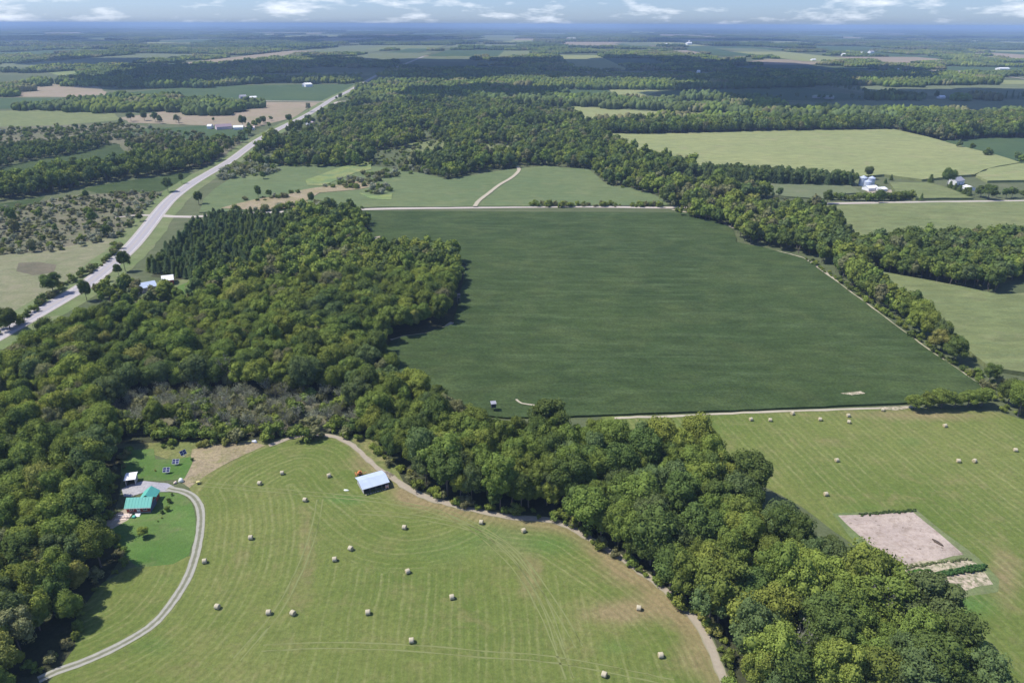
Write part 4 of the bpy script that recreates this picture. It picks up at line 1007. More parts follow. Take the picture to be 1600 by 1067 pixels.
tree_meta = {
 'centre': ('tree in the middle wood left of the dark soybean field', 'trees of the middle wood'),
 'left': ('tree in the wood left of the green-roofed house', 'trees of the wood left of the house'),
 'diag': ('tree in the diagonal wood between the two mown hay fields', 'trees of the diagonal wood'),
 'thicket': ('tree rising from the grey thicket above the goldenrod', 'trees in the grey thicket'),
 'hedge': ('tree in the hedgerow beside the soybean field track', 'hedgerow trees by the soybean field'),
 'rightwood': ('tree in the wood right of the soybean field', 'trees of the right-hand wood')}
tone_word = {'dark': 'dark green', 'mid': 'mid green', 'light': 'bright green', 'yellow': 'yellowish green', 'olive': 'olive green', 'blue': 'bluish green', 'grey': 'grey brown', 'pine': 'blackish green'}
GY = lambda D: (np.concatenate(D['pts']), np.concatenate(D['h']), np.concatenate(D['t']), np.array(D['w']))

def project(x, y, z=0.0):
    c_ = CAMROT.transposed() @ Vector((x, y, z - CAM_H))
    return (c_.x / -c_.z * FOC + 800, -c_.y / -c_.z * FOC + 533.5)
LAND = [(565, 755, 'just right of the barn'), (640, 700, 'behind the barn'), (700, 790, 'where the worn track leaves the barn'), (830, 806, 'above the bale on the worn strip'), (760, 655, 'by the lower left soybean corner'), (900, 670, 'under the lower soybean edge'),
        (1080, 690, 'at the upper tip facing the right hay field'), (905, 835, 'where the track starts to curve'), (1010, 900, 'beside the curving track'), (1085, 970, 'beside the lowest bend of the track'), (1150, 1050, 'at the bottom end of the track'),
        (1180, 790, 'facing the lone bale of the right hay field'), (1300, 880, 'next to the tilled plot'), (1390, 960, 'below the strawy garden strips'), (1480, 1050, 'in the lower right corner'), (1250, 1040, 'at the bottom centre of the diagonal wood'), (1120, 860, 'in the heart of the diagonal wood'), (1000, 780, 'in the upper middle of the diagonal wood'), (1250, 950, 'deep in the wood beside the tilled plot'),
        (160, 720, 'beside the north lawn'), (150, 780, 'behind the farmhouse'), (150, 850, 'beside the south lawn'), (120, 930, 'beside the lower driveway'), (70, 1030, 'where the driveway meets the wood'), (50, 740, 'far left above the house'), (50, 850, 'far left level with the lawn'), (30, 960, 'in the lower left corner'),
        (100, 620, 'left of the grey thicket'), (300, 590, 'above the grey thicket'), (480, 590, 'above the right half of the thicket'), (600, 640, 'right of the grey thicket'), (690, 610, 'by the soybean field bay'), (400, 640, 'inside the grey thicket'), (20, 620, 'at the left photo edge by the highway wood'), (650, 480, 'on the wooded spur into the soybean field'), (1500, 570, 'by the soybean track corner'), (1400, 500, 'halfway along the soybean track'), (300, 480, 'below the pale-roofed building'), (200, 690, 'above the north lawn')]
def landmark(px, py):
    return min(LAND, key=lambda q_: (q_[0] - px) ** 2 + ((q_[1] - py) * 1.3) ** 2)[2]
ORD = ['first', 'second', 'third', 'fourth', 'fifth', 'sixth', 'seventh', 'eighth']
def spread_labels(items):
    """items: (object, base label, px). A label shared by a few is told apart by its order from the left"""
    by = {}
    for it in items: by.setdefault(it[1], []).append(it)
    for base, L_ in by.items():
        L_.sort(key=lambda q_: q_[2])
        for k_, (o_, b_, px_) in enumerate(L_):
            o_['label'] = b_ if len(L_) == 1 or len(L_) > 8 else ORD[k_] + ' from left, ' + b_
            if len(L_) > 8 and len({q_[0]['group'] for q_ in L_}) > 1: o_['group'] = L_[0][0]['group']

def camdist(p): return np.sqrt(p[:, 0] ** 2 + p[:, 1] ** 2 + CAM_H ** 2)
def inframe(p, zt=8.0):
    v = np.concatenate([p, np.full((len(p), 1), zt)], 1) - np.array((0, 0, CAM_H))
    Rm = np.array(CAMROT)
    c_ = v @ Rm
    x = c_[:, 0] / -c_[:, 2] * FOC + 800; y = -c_[:, 1] / -c_[:, 2] * FOC + 533.5
    return (x > 5) & (x < 1595) & (y > 0) & (y < 1062) & (c_[:, 2] < 0)

def place_tree(x, y, h, wide, ti, variant, rot, label, group, kind='b'):
    nm = {'b': 'broadleaf_tree', 'c': 'conifer_tree'}[kind]
    r_ = empty(nm, (x, y, 0), rot)
    yw = 1.0 + .16 * sin(x * 3.7 + y * 1.3)
    if kind == 'b':
        cm, tm = NEAR[variant % 9], trunkmeshes[variant % 9]
    else:
        cm, tm = PINES[variant % 5][0], PINES[variant % 5][1]
    c_ = link('crown', cm, r_, (0, 0, 0), 0, (h * wide, h * wide * yw, h)); c_['tint'] = [float(q) for q in TA[ti]]
    link('trunk', tm, r_, (0, 0, 0), 0, (h * wide, h * wide, h))
    setp(r_, label, 'tree', group)
    return r_

solo_pts = []
for i, (px, py, h, wd, tn, kd, lab) in enumerate(SOLO):
    x, y = V2((px, py)); solo_pts.append((x, y))
    if kd == 's': kd = 'c'; wd = 2.0
    elif kd == 'c': wd = wd * 1.3
    if kd == 'd':
        r_ = empty('dead_tree', (x, y, 0))
        o = link('crown', DEADS[1], r_, None, 0, (h * .9, h * .9, h)); o['tint'] = [.12, .12, .07]
        setp(r_, lab, 'tree'); continue
    place_tree(x, y, h, wd, TN.index(tn), i, i * 1.3, lab, None, kd)

pts, hh, ti, ww = GY(BROAD)
d = camdist(pts); sc_ = hh / d * inframe(pts)
order = np.argsort(-sc_)
TREEL = []
sel = np.zeros(len(pts), bool); sel[order[:300]] = True
for i in np.nonzero(sel)[0]:
    m_ = tree_meta.get(ww[i], tree_meta['centre'])
    _p = project(pts[i, 0], pts[i, 1])
    _o = place_tree(pts[i, 0], pts[i, 1], hh[i], rng.uniform(.75, 1.1), ti[i], int(rng.integers(0, 9)), rng.uniform(0, 6.28), 'x', m_[1])
    TREEL.append((_o, ('tall ' if hh[i] > 15 else 'low ' if hh[i] < 11 else '') + tone_word[TN[ti[i]]] + ' tree ' + landmark(*_p), _p[0]))
spread_labels(TREEL)
rest = ~sel
# woodland beyond: near part uses fine crowns, too
SRC['fine'] = src_coll('fine_tree_source', NEAR); NSRC['fine'] = 9
w_ = rng.uniform(.78, 1.12, len(pts))
fine = rest & (d < 430)
mid = rest & (d >= 430)
for nm, mk, src in (('woodland', fine, 'fine'), ('woodland', mid, 'mid')):
    s3 = np.stack([hh * w_, hh * w_ * rng.uniform(.85, 1.2, len(pts)), hh], 1)[mk]
    scatter_object(nm, src, pts[mk], s3, TA[ti[mk]])
# conifers
PLL = []
PLM = [(245, 428, 'at the highway tip of the plantation'), (275, 402, 'along the highway edge of the plantation'), (320, 352, 'at the road corner of the plantation'), (370, 346, 'in the back row of the plantation'), (440, 350, 'at the far right end of the plantation'), (330, 385, 'in the middle of the plantation'), (410, 380, 'in the right middle of the plantation'), (300, 434, 'just above the white-roofed shed'), (370, 430, 'at the near edge of the plantation')]
pts, hh, ti, ww = GY(CON); d = camdist(pts); order = np.argsort(-(hh / d * inframe(pts)))
sel = np.zeros(len(pts), bool); sel[order[:300]] = True
for i in np.nonzero(sel)[0]:
    _p = project(pts[i, 0], pts[i, 1])
    _o = place_tree(pts[i, 0], pts[i, 1], hh[i], rng.uniform(1.1, 1.6), ti[i], int(rng.integers(0, 5)), rng.uniform(0, 6.28),
               'x' if ww[i] == 'plantation' else 'dark conifer among the broadleaf trees of the middle wood' if ww[i] == 'centre' else 'dark conifer in the long row below the pale corn field',
               'conifers of the plantation' if ww[i] == 'plantation' else 'conifers in the middle wood' if ww[i] == 'centre' else 'conifer row below the pale corn field', 'c')
    if ww[i] == 'plantation': PLL.append((_o, ('tall ' if hh[i] > 9.8 else 'short ' if hh[i] < 7.8 else '') + tone_word[TN[ti[i]]] + ' conifer ' + min(PLM, key=lambda q_: (q_[0] - _p[0]) ** 2 + ((q_[1] - _p[1]) * 2) ** 2)[2], _p[0]))
spread_labels(PLL)
k = ~sel
scatter_object('conifer_woodland', 'pine', pts[k], np.stack([hh * 1.3, hh * 1.3, hh], 1)[k], TA[ti[k]])
# shrubs
pts, hh, ti, ww = GY(SHR); d = camdist(pts); order = np.argsort(-(hh / d * inframe(pts, 1)))
sel = np.zeros(len(pts), bool); sel[order[:300]] = True
smeta = {'creekbrush': 'in the openings of the creek wood', 'trackedge': 'in the hedge beside the soybean track', 'roadsidebrush': 'between the highway and the middle wood', 'cornerbrush': 'at the lower right soybean corner', 'diag_edge': 'at the foot of the diagonal wood beside the worn field track', 'left_edge': 'at the foot of the wood left of the house', 'goldweeds': 'in the goldenrod strip above the hay field', 'thicket': 'in the grey thicket above the goldenrod',
         'farmhedge': 'in the roadside hedge by the grain bins', 'scrub': 'on the scrubland left of the highway', 'uppershrubs': 'beside the pale bean field', 'roadhedge': 'along the gravel road above the soybeans', 'highwayhedge': 'along the fence line left of the highway'}
SHL = []
for i in np.nonzero(sel)[0]:
    o = link('shrub', SHRUB[int(rng.integers(0, 6))], None, (pts[i, 0], pts[i, 1], 0), rng.uniform(0, 6.28), (hh[i] * 1.1, hh[i] * 1.1, hh[i])); o['tint'] = [float(q) for q in TA[ti[i]]]
    w = smeta[ww[i]]; setp(o, 'x', 'shrub', 'shrubs ' + w)
    _p = project(pts[i, 0], pts[i, 1])
    SHL.append((o, tone_word[TN[ti[i]]] + ' shrub ' + (landmark(*_p) if ww[i] in ('diag_edge', 'left_edge', 'thicket', 'goldweeds') else w), _p[0]))
spread_labels(SHL)
k = ~sel
scatter_object('scrub', 'shrub', pts[k], np.stack([hh * 1.15, hh * 1.15, hh], 1)[k], TA[ti[k]])
pts, hh, ti, ww = GY(THK)
scatter_object('bare_thicket', 'dead', pts, np.stack([hh, hh, hh], 1), TA[ti])
# bare dead trees standing in the woods
for (px, py, h, lab) in [(1368, 985, 15, 'bare grey dead tree leaning among the crowns of the diagonal wood'), (1232, 1062, 15, 'bare grey dead tree near the bottom of the diagonal wood'), (356, 606, 13, 'bare grey dead tree at the top edge of the grey thicket'),
                         (528, 590, 12, 'bare grey dead tree right of the grey thicket'), (700, 740, 14, 'greyish dead tree in the wood behind the barn')]:
    x, y = V2((px, py)); o = link('dead_tree', DEADS[px % 4], None, (x, y, 0), px, (h * .7, h * .7, h * 1.12)); o['tint'] = [.2, .19, .15]; setp(o, lab, 'tree')

# ---- distant woods -------------------------------------------------
allfields = [POLY[k] for k in POLY if k != 'hw'] + far_fields
WP = []
def farwood(pix, sp=28, keep=1.0, seed=0): WP.append(fill(PX(pix), sp, .4, seed=seed, keep=keep))
farwood([(15, 176), (30, 172), (90, 166), (150, 160), (250, 157), (330, 160), (372, 170), (365, 176), (350, 180), (320, 181), (260, 175), (180, 177), (60, 174)])
farwood([(195, 138), (200, 133), (260, 125), (330, 122), (400, 125), (400, 131), (330, 137), (250, 139)])
farwood([(330, 126), (560, 124), (560, 132), (400, 132)], 28, .7)
farwood([(380, 163), (398, 164), (412, 170), (405, 172), (385, 168)], 28, .7)
farwood([(560, 163), (560, 146), (600, 141), (700, 138), (760, 140), (850, 146), (880, 150), (885, 166), (760, 162), (650, 160)], 27, .9)
farwood([(560, 142), (600, 132), (760, 128), (900, 124), (1012, 124), (1014, 140), (860, 141), (760, 137), (640, 138)], 28, .85)
farwood([(1014, 124), (1260, 126), (1300, 130), (1290, 134), (1240, 137), (1014, 141)], 28)
farwood([(1290, 126), (1555, 124), (1557, 133), (1440, 134), (1430, 137), (1290, 134)], 28)
farwood([(880, 158), (945, 158), (980, 158), (1030, 162), (1100, 166), (1200, 166), (1250, 176), (1160, 178), (1020, 173), (1005, 174), (890, 166)], 27, .8)
farwood([(1060, 156), (1160, 157), (1190, 160), (1160, 162), (1060, 160)], 28, .6)
farwood([(1130, 180), (1240, 176), (1400, 178), (1450, 180), (1500, 182), (1700, 180), (1700, 186), (1400, 192), (1215, 188)], 27, .9)
farwood([(1040, 190), (1200, 188), (1240, 192), (1200, 197), (1100, 199), (935, 202), (935, 199)], 27, .9)
farwood([(1350, 152), (1380, 149), (1440, 153), (1440, 157), (1355, 157)], 24, .5)
farwood([(1490, 156), (1560, 154), (1560, 157), (1490, 158)], 24, .8)
farwood([(-60, 136), (40, 132), (40, 152), (-60, 152)], 28, .6)
farwood([(40, 128), (200, 126), (200, 136), (100, 136), (40, 134)], 28, .5)
farwood([(130, 112), (300, 111), (340, 120), (250, 124), (150, 122), (130, 118)], 30, .6)
q = np.concatenate(WP); q = q[~near_hw(q, 22)]
u = pick_tints(q, {'blue': 3, 'dark': 3, 'mid': 3, 'olive': 1}, 71, .004)
s = rng.uniform(.85, 1.2, (len(q), 1)) * np.array((1.0, 1.0, 1.0)); s[:, 2] *= rng.uniform(.85, 1.2, len(q))
scatter_object('distant_woodland', 'p1', q, s, TA[u])
# fill 2.3 km to 42 km, leaving the fields open
def woodmask(p, sc, thr):
    v = np.array([mnoise.fractal(Vector((a * sc, b * sc * 1.7, 4.2)), 1.0, 2.0, 4) for a, b in p])
    return v > thr
def farfill(y0, y1, sp, thr, sc, seed):
    g = np.random.default_rng(seed)
    gy = np.arange(y0, y1, sp * .9)
    P_ = []
    for yy in gy:
        xr = 0.80 * yy + 200
        xs = np.arange(-xr, xr, sp)
        P_.append(np.stack([xs + g.uniform(-.4, .4, len(xs)) * sp, np.full(len(xs), yy) + g.uniform(-.4, .4, len(xs)) * sp], 1))
    P_ = np.concatenate(P_)
    m_ = woodmask(P_, sc, thr)
    P_ = P_[m_]
    bad = np.zeros(len(P_), bool)
    for f_ in allfields:
        fa = np.array(f_); lo = fa.min(0) - sp * .45; hi = fa.max(0) + sp * .45
        k_ = (P_[:, 0] > lo[0]) & (P_[:, 0] < hi[0]) & (P_[:, 1] > lo[1]) & (P_[:, 1] < hi[1])
        if k_.any():
            idx = np.nonzero(k_)[0]
            sub_ = P_[idx]
            b_ = inside(sub_, f_)
            for ox, oy in ((sp * .4, 0), (-sp * .4, 0), (0, sp * .4), (0, -sp * .4)): b_ |= inside(sub_ + np.array((ox, oy)), f_)
            bad[idx] |= b_
    P_ = P_[~bad]
    return P_[~near_hw(P_, sp * .5 + 6)]
q = farfill(2250, 4600, 31, -0.12, .0022, 5)
u = pick_tints(q, {'blue': 3, 'dark': 2, 'mid': 4, 'light': 1.5, 'olive': 2}, 72, .002)
s = rng.uniform(.8, 1.15, (len(q), 1)) * np.ones((1, 3)); s[:, 2] *= rng.uniform(.6, 1.15, len(q))
scatter_object('distant_woodland', 'p1', q, s, TA[u])
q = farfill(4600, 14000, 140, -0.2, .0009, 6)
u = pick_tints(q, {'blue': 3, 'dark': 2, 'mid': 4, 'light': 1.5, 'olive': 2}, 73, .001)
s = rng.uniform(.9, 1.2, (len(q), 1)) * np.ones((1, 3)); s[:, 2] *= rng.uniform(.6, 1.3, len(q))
scatter_object('distant_woodland', 'p2', q, s, TA[u] * np.array((.62, .66, .8)))  # tint pulled darker and bluer: distance haze put into the leaf colour
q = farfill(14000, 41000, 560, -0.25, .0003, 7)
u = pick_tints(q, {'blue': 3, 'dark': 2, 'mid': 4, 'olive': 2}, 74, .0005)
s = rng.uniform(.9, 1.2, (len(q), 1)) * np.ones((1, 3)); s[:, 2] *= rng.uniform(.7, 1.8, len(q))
scatter_object('distant_woodland', 'p3', q, s, TA[u] * np.array((.5, .55, .8)))  # farthest canopy bluer still, haze coloured into its tint
# single far trees and hedges on the open fields (1.1 - 2.4 km)
HL = []
for ln, sp in [([(1270, 133), (1330, 142), (1370, 149)], 14), ([(870, 141), (950, 140)], 16), ([(700, 126), (820, 126)], 20), ([(400, 119), (560, 119)], 40), ([(1500, 232), (1560, 246), (1590, 256)], 16), ([(1140, 156), (1240, 153)], 22), ([(560, 150), (520, 158)], 16), ([(1060, 159), (1180, 158)], 16), ([(1260, 155), (1340, 156)], 18), ([(190, 196), (330, 190)], 40),
               ([(420, 190), (395, 200), (385, 214), (365, 224)], 11), ([(420, 200), (440, 200), (420, 212), (400, 226)], 9)]:
    l_ = np.array(smooth_line(PX(ln), sp)); HL.append(l_ + rng.normal(size=l_.shape) * sp * .3)
q = np.concatenate(HL); q = q[~near_hw(q, 10)]
u = pick_tints(q, {'dark': 3, 'blue': 3, 'mid': 2}, 75); s = rng.uniform(6, 12, (len(q), 1)) * np.array((1.1, 1.1, 1.0))
scatter_object('distant_hedge', 'mid', q, s, TA[u])

# ================================================================== BUILDINGS AND OBJECTS
M['teal'] = plain('teal_metal_roof', (0.12, 0.45, 0.36), 0.4, var=0.06, vs=.8)
M['redwall'] = plain('red_board_wall', (0.36, 0.075, 0.055), 0.8)
M['white'] = plain('white_paint', (0.80, 0.79, 0.77), 0.5, var=0.05)
M['wallshade'] = plain('wall_shade_blue', (0.10, 0.12, 0.17), 0.8)
M['glass'] = plain('dark_window_glass', (0.03, 0.04, 0.05), 0.1, var=0.05)
M['stone'] = plain('foundation', (0.42, 0.36, 0.31), 0.9)
M['bluetin'] = plain('pale_tin_roof', (0.47, 0.54, 0.65), 0.45, var=0.08, vs=.5)
M['tanwall'] = plain('weathered_tin_wall', (0.42, 0.40, 0.38), 0.7, var=0.25)
M['darkin'] = plain('dark_wall', (0.045, 0.05, 0.065), 0.8)
M['deck'] = plain('pale_decking', (0.62, 0.50, 0.42), 0.8, var=0.2)
M['bale'] = None
M['orange'] = plain('orange_paint', (0.62, 0.21, 0.07), 0.5)
M['rubber'] = plain('black_rubber', (0.025, 0.025, 0.025), 0.8)
M['panelblue'] = plain('solar_cells', (0.035, 0.045, 0.11), 0.15, var=0.1)
M['alu'] = plain('aluminium', (0.62, 0.63, 0.66), 0.4, var=0.05)
M['galv'] = plain('galvanised_steel', (0.58, 0.63, 0.72), 0.35, metal=0.2, var=0.08)
M['brown'] = plain('dark_soil', (0.09, 0.065, 0.045), 0.95, var=0.4, vs=3)
M['wood'] = plain('weathered_wood', (0.20, 0.17, 0.14), 0.9, var=0.2)
M['yellowp'] = plain('pale_yellow', (0.62, 0.55, 0.20), 0.6)
M['pink'] = plain('pinkish_wall', (0.62, 0.50, 0.50), 0.8)
M['maroon'] = plain('maroon_roof', (0.27, 0.20, 0.23), 0.7)
M['greyroof'] = plain('grey_roof', (0.30, 0.30, 0.33), 0.8)
M['tarp'] = plain('pale_tarpaulin', (0.70, 0.73, 0.66), 0.6, var=0.15, vs=2)
M['peach'] = plain('peach_paint', (0.74, 0.47, 0.37), 0.6)

def box_v(lo, hi):
    x0, y0, z0 = lo; x1, y1, z1 = hi
    v = [(x0, y0, z0), (x1, y0, z0), (x1, y1, z0), (x0, y1, z0), (x0, y0, z1), (x1, y0, z1), (x1, y1, z1), (x0, y1, z1)]
    f = [(3, 2, 1, 0), (4, 5, 6, 7), (0, 1, 5, 4), (1, 2, 6, 5), (2, 3, 7, 6), (3, 0, 4, 7)]
    return v, f
def part(name, mat, parent, *geos, bevel=0.0):
    bm = bmesh.new()
    for v, f in geos:
        vs = [bm.verts.new(p) for p in v]
        for q_ in f:
            try: bm.faces.new([vs[i] for i in q_])
            except ValueError: pass
    if bevel:
        bmesh.ops.bevel(bm, geom=bm.edges[:], offset=bevel, segments=1, affect='EDGES')
    me = bpy.data.meshes.new(name); bm.to_mesh(me); bm.free(); me.materials.append(mat)
    return link(name, me, parent)
def slab(a, b, c, d, th):
    """a quadrilateral plate of thickness th (downwards)"""
    v = [a, b, c, d] + [(p[0], p[1], p[2] - th) for p in (a, b, c, d)]
    f = [(0, 1, 2, 3), (7, 6, 5, 4), (0, 4, 5, 1), (1, 5, 6, 2), (2, 6, 7, 3), (3, 7, 4, 0)]
    return v, f
def gable_house(root, L, D, eave, ridge, wallm, roofm, ov=0.35, x0=0, y0=0, along='x', names=('wall', 'roof')):
    """footprint L x D from (x0,y0); ridge along x or y; returns nothing, adds wall and roof"""
    if along == 'x':
        P = lambda x, y, z: (x0 + x, y0 + y, z); LL, DD = L, D
    else:
        P = lambda x, y, z: (x0 + y, y0 + x, z); LL, DD = D, L
    v = [P(0, 0, 0), P(LL, 0, 0), P(LL, DD, 0), P(0, DD, 0), P(0, 0, eave), P(LL, 0, eave), P(LL, DD, eave), P(0, DD, eave), P(0, DD / 2, ridge), P(LL, DD / 2, ridge)]
    f = [(0, 1, 5, 4), (2, 3, 7, 6), (1, 2, 6, 9, 5), (3, 0, 4, 8, 7), (4, 5, 9, 8), (6, 7, 8, 9)]
    part(names[0], wallm, root, (v, f))
    s = (ridge - eave) / (DD / 2)
    e = eave - s * ov + .12; r = ridge + .14
    part(names[1], roofm, root, slab(P(-ov, -ov, e), P(LL + ov, -ov, e), P(LL + ov, DD / 2, r), P(-ov, DD / 2, r), .1), slab(P(-ov, DD / 2, r), P(LL + ov, DD / 2, r), P(LL + ov, DD + ov, e), P(-ov, DD + ov, e), .1))
def window(root, x, y, z, w, h, face='-y'):
    t_ = .05
    if face == '-y': fr = [box_v((x, y - t_, z), (x + w, y, z + .1)), box_v((x, y - t_, z + h - .1), (x + w, y, z + h)), box_v((x, y - t_, z + .1), (x + .1, y, z + h - .1)), box_v((x + w - .1, y - t_, z + .1), (x + w, y, z + h - .1)), box_v((x + w / 2 - .04, y - t_, z + .1), (x + w / 2 + .04, y, z + h - .1))]
    wf = part('window', M['white'], root, *fr)
    part('pane', M['glass'], wf, box_v((x + .08, y - .02, z + .08), (x + w - .08, y - .005, z + h - .08)))
def frame_at(p0, p1):
    a = Vector(V2(p0)); b = Vector(V2(p1)); d_ = b - a
    return a, math.atan2(d_.y, d_.x), d_.length

# --- green-roofed farmhouse
a, rz, L = frame_at((199, 802), (236, 800.5))
hs = empty('farmhouse', (a.x, a.y, 0), rz)
setp(hs, 'small red farmhouse with turquoise metal roof beside the curved driveway', 'house')
HD = 4.8
gable_house(hs, L, HD, 2.4, 4.1, M['redwall'], M['teal'], .45)
gable_house(hs, 4.2, 4.4, 2.35, 3.9, M['redwall'], M['teal'], .4, x0=L - 4.5, y0=HD - .8, along='y', names=('rear_wall', 'rear_roof'))
part('foundation', M['stone'], hs, box_v((-.05, -.06, 0), (L + .05, -.003, .45)))
part('fascia', M['white'], hs, box_v((-.45, -.56, 2.02), (L + .45, -.50, 2.18)))
part('shaded_side_wall', M['wallshade'], hs, box_v((L, 0.02, 0.0), (L + .04, HD - .02, 2.35)))  # gable side coloured dark grey-blue: its shade is put into the colour
window(hs, .9, -.0, .9, 1.2, 1.1); window(hs, L - 2.2, 0, .9, 1.2, 1.1)
d_ = part('door', M['white'], hs, box_v((L * .5 - .5, -.06, .45), (L * .5 + .5, 0, 2.4)))
part('door_pane', M['glass'], d_, box_v((L * .5 - .28, -.075, 1.5), (L * .5 + .28, -.061, 2.15)))
part('front_steps', M['white'], hs, *[box_v((L * .5 - .8, -.6 - .35 * (k + 1), 0), (L * .5 + .8, -.6 - .35 * k, .42 - .1 * k)) for k in range(4)])
part('deck', M['deck'], hs, box_v((-1.6, -2.4, 0), (1.8, -.4, .35)), box_v((-2.6, -3.4, 0), (.9, -2.45, .15)))
part('deck_rail', M['white'], hs, *[box_v((-1.6 + k * .85, -2.4, .35), (-1.52 + k * .85, -2.32, 1.2)) for k in range(5)], box_v((-1.6, -2.41, 1.15), (1.86, -2.31, 1.24)))
for k in range(9):     # standing seams of the roof
    x = -.2 + k * (L + .4) / 8
    part('roof_seam', M['teal'], hs, slab((x - .03, -.42, 2.27), (x + .03, -.42, 2.27), (x + .03, HD / 2 - .03, 4.29), (x - .03, HD / 2 - .03, 4.29), .06))
setp(part('patio_tub', M['teal'], None, box_v((0, 0, 0), (.9, 1.0, .6)), bevel=.08), 'small turquoise tub standing in front of the farmhouse deck', 'tub')
bpy.data.objects['patio_tub'].location = (*V2((206, 810)), 0)
# white-roofed shelter
a, rz, L = frame_at((197, 759), (213, 757.5))
cs = empty('carport', (a.x, a.y, 0), rz + .08); setp(cs, 'white-roofed open carport at the left end of the gravel yard', 'carport')
Lc = 3.0; Dc = 3.6
part('roof', M['white'], cs, slab((-.3, -.3, 2.3), (Lc + .3, -.3, 2.3), (Lc + .3, Dc / 2 + 1, 2.7), (-.3, Dc / 2 + 1, 2.7), .12), slab((-.3, Dc / 2 + 1.002, 2.7), (Lc + .3, Dc / 2 + 1.002, 2.7), (Lc + .3, Dc + .4, 2.5), (-.3, Dc + .4, 2.5), .12))
part('side_wall', M['tanwall'], cs, box_v((0, .2, 0), (.08, Dc, 2.2))); part('side_wall', M['tanwall'], cs, box_v((Lc - .08, .2, 0), (Lc, Dc, 2.2))); part('back_wall', M['darkin'], cs, box_v((.08, Dc - .1, 0), (Lc - .08, Dc, 2.2)))
for x in (0, Lc - .12): part('post', M['white'], cs, box_v((x, 0, 0), (x + .12, .12, 2.28)))

# --- barn
a, rz, L = frame_at((568.5, 772), (606.5, 761))
bk = Vector(V2((552, 757))); Db = (bk - a).length * .96
br = empty('barn', (a.x, a.y, 0), rz); setp(br, 'long open-sided barn with pale blue metal roof beside the wood', 'barn')
eh, rh = 2.3, 3.3
part('back_wall', M['tanwall'], br, box_v((0, Db - .1, 0), (L, Db, eh)))
part('gable_wall', M['tanwall'], br, ([(0, .003, 0), (0, Db - .103, 0), (0, Db - .103, eh), (0, Db / 2, rh - .1), (0, .003, eh), (.1, .003, 0), (.1, Db - .103, 0), (.1, Db - .103, eh), (.1, Db / 2, rh - .1), (.1, .003, eh)], [(4, 3, 2, 1, 0), (5, 6, 7, 8, 9), (0, 1, 6, 5), (1, 2, 7, 6), (4, 0, 5, 9), (3, 4, 9, 8), (2, 3, 8, 7)]))
part('gable_wall', M['tanwall'], br, ([(L - .1, .003, 0), (L - .1, Db - .103, 0), (L - .1, Db - .103, eh), (L - .1, Db / 2, rh - .1), (L - .1, .003, eh), (L, .003, 0), (L, Db - .103, 0), (L, Db - .103, eh), (L, Db / 2, rh - .1), (L, .003, eh)], [(4, 3, 2, 1, 0), (5, 6, 7, 8, 9), (0, 1, 6, 5), (1, 2, 7, 6), (4, 0, 5, 9), (3, 4, 9, 8), (2, 3, 8, 7)]))
part('inner_shade_sheet', M['darkin'], br, box_v((.12, 1.2, 0), (L - .12, 1.3, eh)))  # dark sheet standing in for the shade inside the open front
for k in range(5): part('post', M['wood'], br, box_v((k * (L - .2) / 4 + .02, -.04, 0), (k * (L - .2) / 4 + .18, .12, eh - .05)))
rf = part('roof', M['bluetin'], br, slab((-.5, -.5, eh - .05), (L + .5, -.5, eh - .05), (L + .5, Db / 2, rh), (-.5, Db / 2, rh), .08), slab((-.5, Db / 2 + .002, rh), (L + .5, Db / 2 + .002, rh), (L + .5, Db + .5, eh - .05), (-.5, Db + .5, eh - .05), .08))
for k in range(12):
    x = -.3 + k * (L + .6) / 11
    part('roof_rib', M['bluetin'], br, slab((x - .03, -.46, eh + .0), (x + .03, -.46, eh + .0), (x + .03, Db / 2 - .05, rh + .035), (x - .03, Db / 2 - .05, rh + .035), .05))
part('fascia', M['white'], br, box_v((-.5, -.56, eh - .2), (L + .5, -.503, eh - .03)))
part('stone_edging', M['stone'], br, *[box_v((.3 + k * .8, -.9 + .1 * sin(k * 2.1), 0), (.75 + k * .8, -.6, .12 + .05 * (k % 3))) for k in range(int(L / .8))])

def wheel_geo(cx, cy, r, w, axis='y', n=12):
    v, f = [], []
    for s_ in (-w / 2, w / 2):
        for k in range(n):
            an = 2 * pi * k / n
            v.append((cx + r * cos(an), cy + s_, r + r * sin(an)) if axis == 'y' else (cx + s_, cy + r * cos(an), r + r * sin(an)))
    f = [tuple(range(n)), tuple(range(2 * n - 1, n - 1, -1))] + [(k, k + n, (k + 1) % n + n, (k + 1) % n) for k in range(n)]
    return v, f
# orange machine behind the barn
x, y = V2((563, 742)); mc = empty('farm_implement', (x, y, 0), .4); setp(mc, 'orange farm machine parked behind the left end of the barn', 'farm machine')
part('body', M['orange'], mc, box_v((-.9, -.5, .5), (.6, .5, 1.3)), box_v((-.5, -.35, 1.3), (.2, .35, 1.75)), bevel=.06)
part('drawbar', M['orange'], mc, box_v((.6, -.08, .5), (2.0, .08, .62)))
part('tine_bar', M['orange'], mc, box_v((-1.5, -1.1, .8), (-1.35, 1.1, .95)), *[box_v((-1.7, -1.0 + k * .33, .15), (-1.63, -.95 + k * .33, .85)) for k in range(7)], box_v((-1.36, -.1, .75), (-.9, .1, .87)))
for s_ in (-.7, .7): part('wheel', M['rubber'], mc, wheel_geo(-.2, s_, .42, .22))
x, y = V2((605, 762.5)); mc = empty('feed_cart', (x, y, 0), .25); setp(mc, 'small peach-coloured cart in front of the right end of the barn', 'cart')
part('box', M['peach'], mc, box_v((-.55, -.5, .3), (.55, .5, 1.25)), bevel=.05); part('hatch', M['orange'], mc, box_v((-.2, -.54, .65), (.2, -.503, 1.0)))
for s_ in (-.62, .62): part('wheel', M['rubber'], mc, wheel_geo(0, s_, .26, .14))
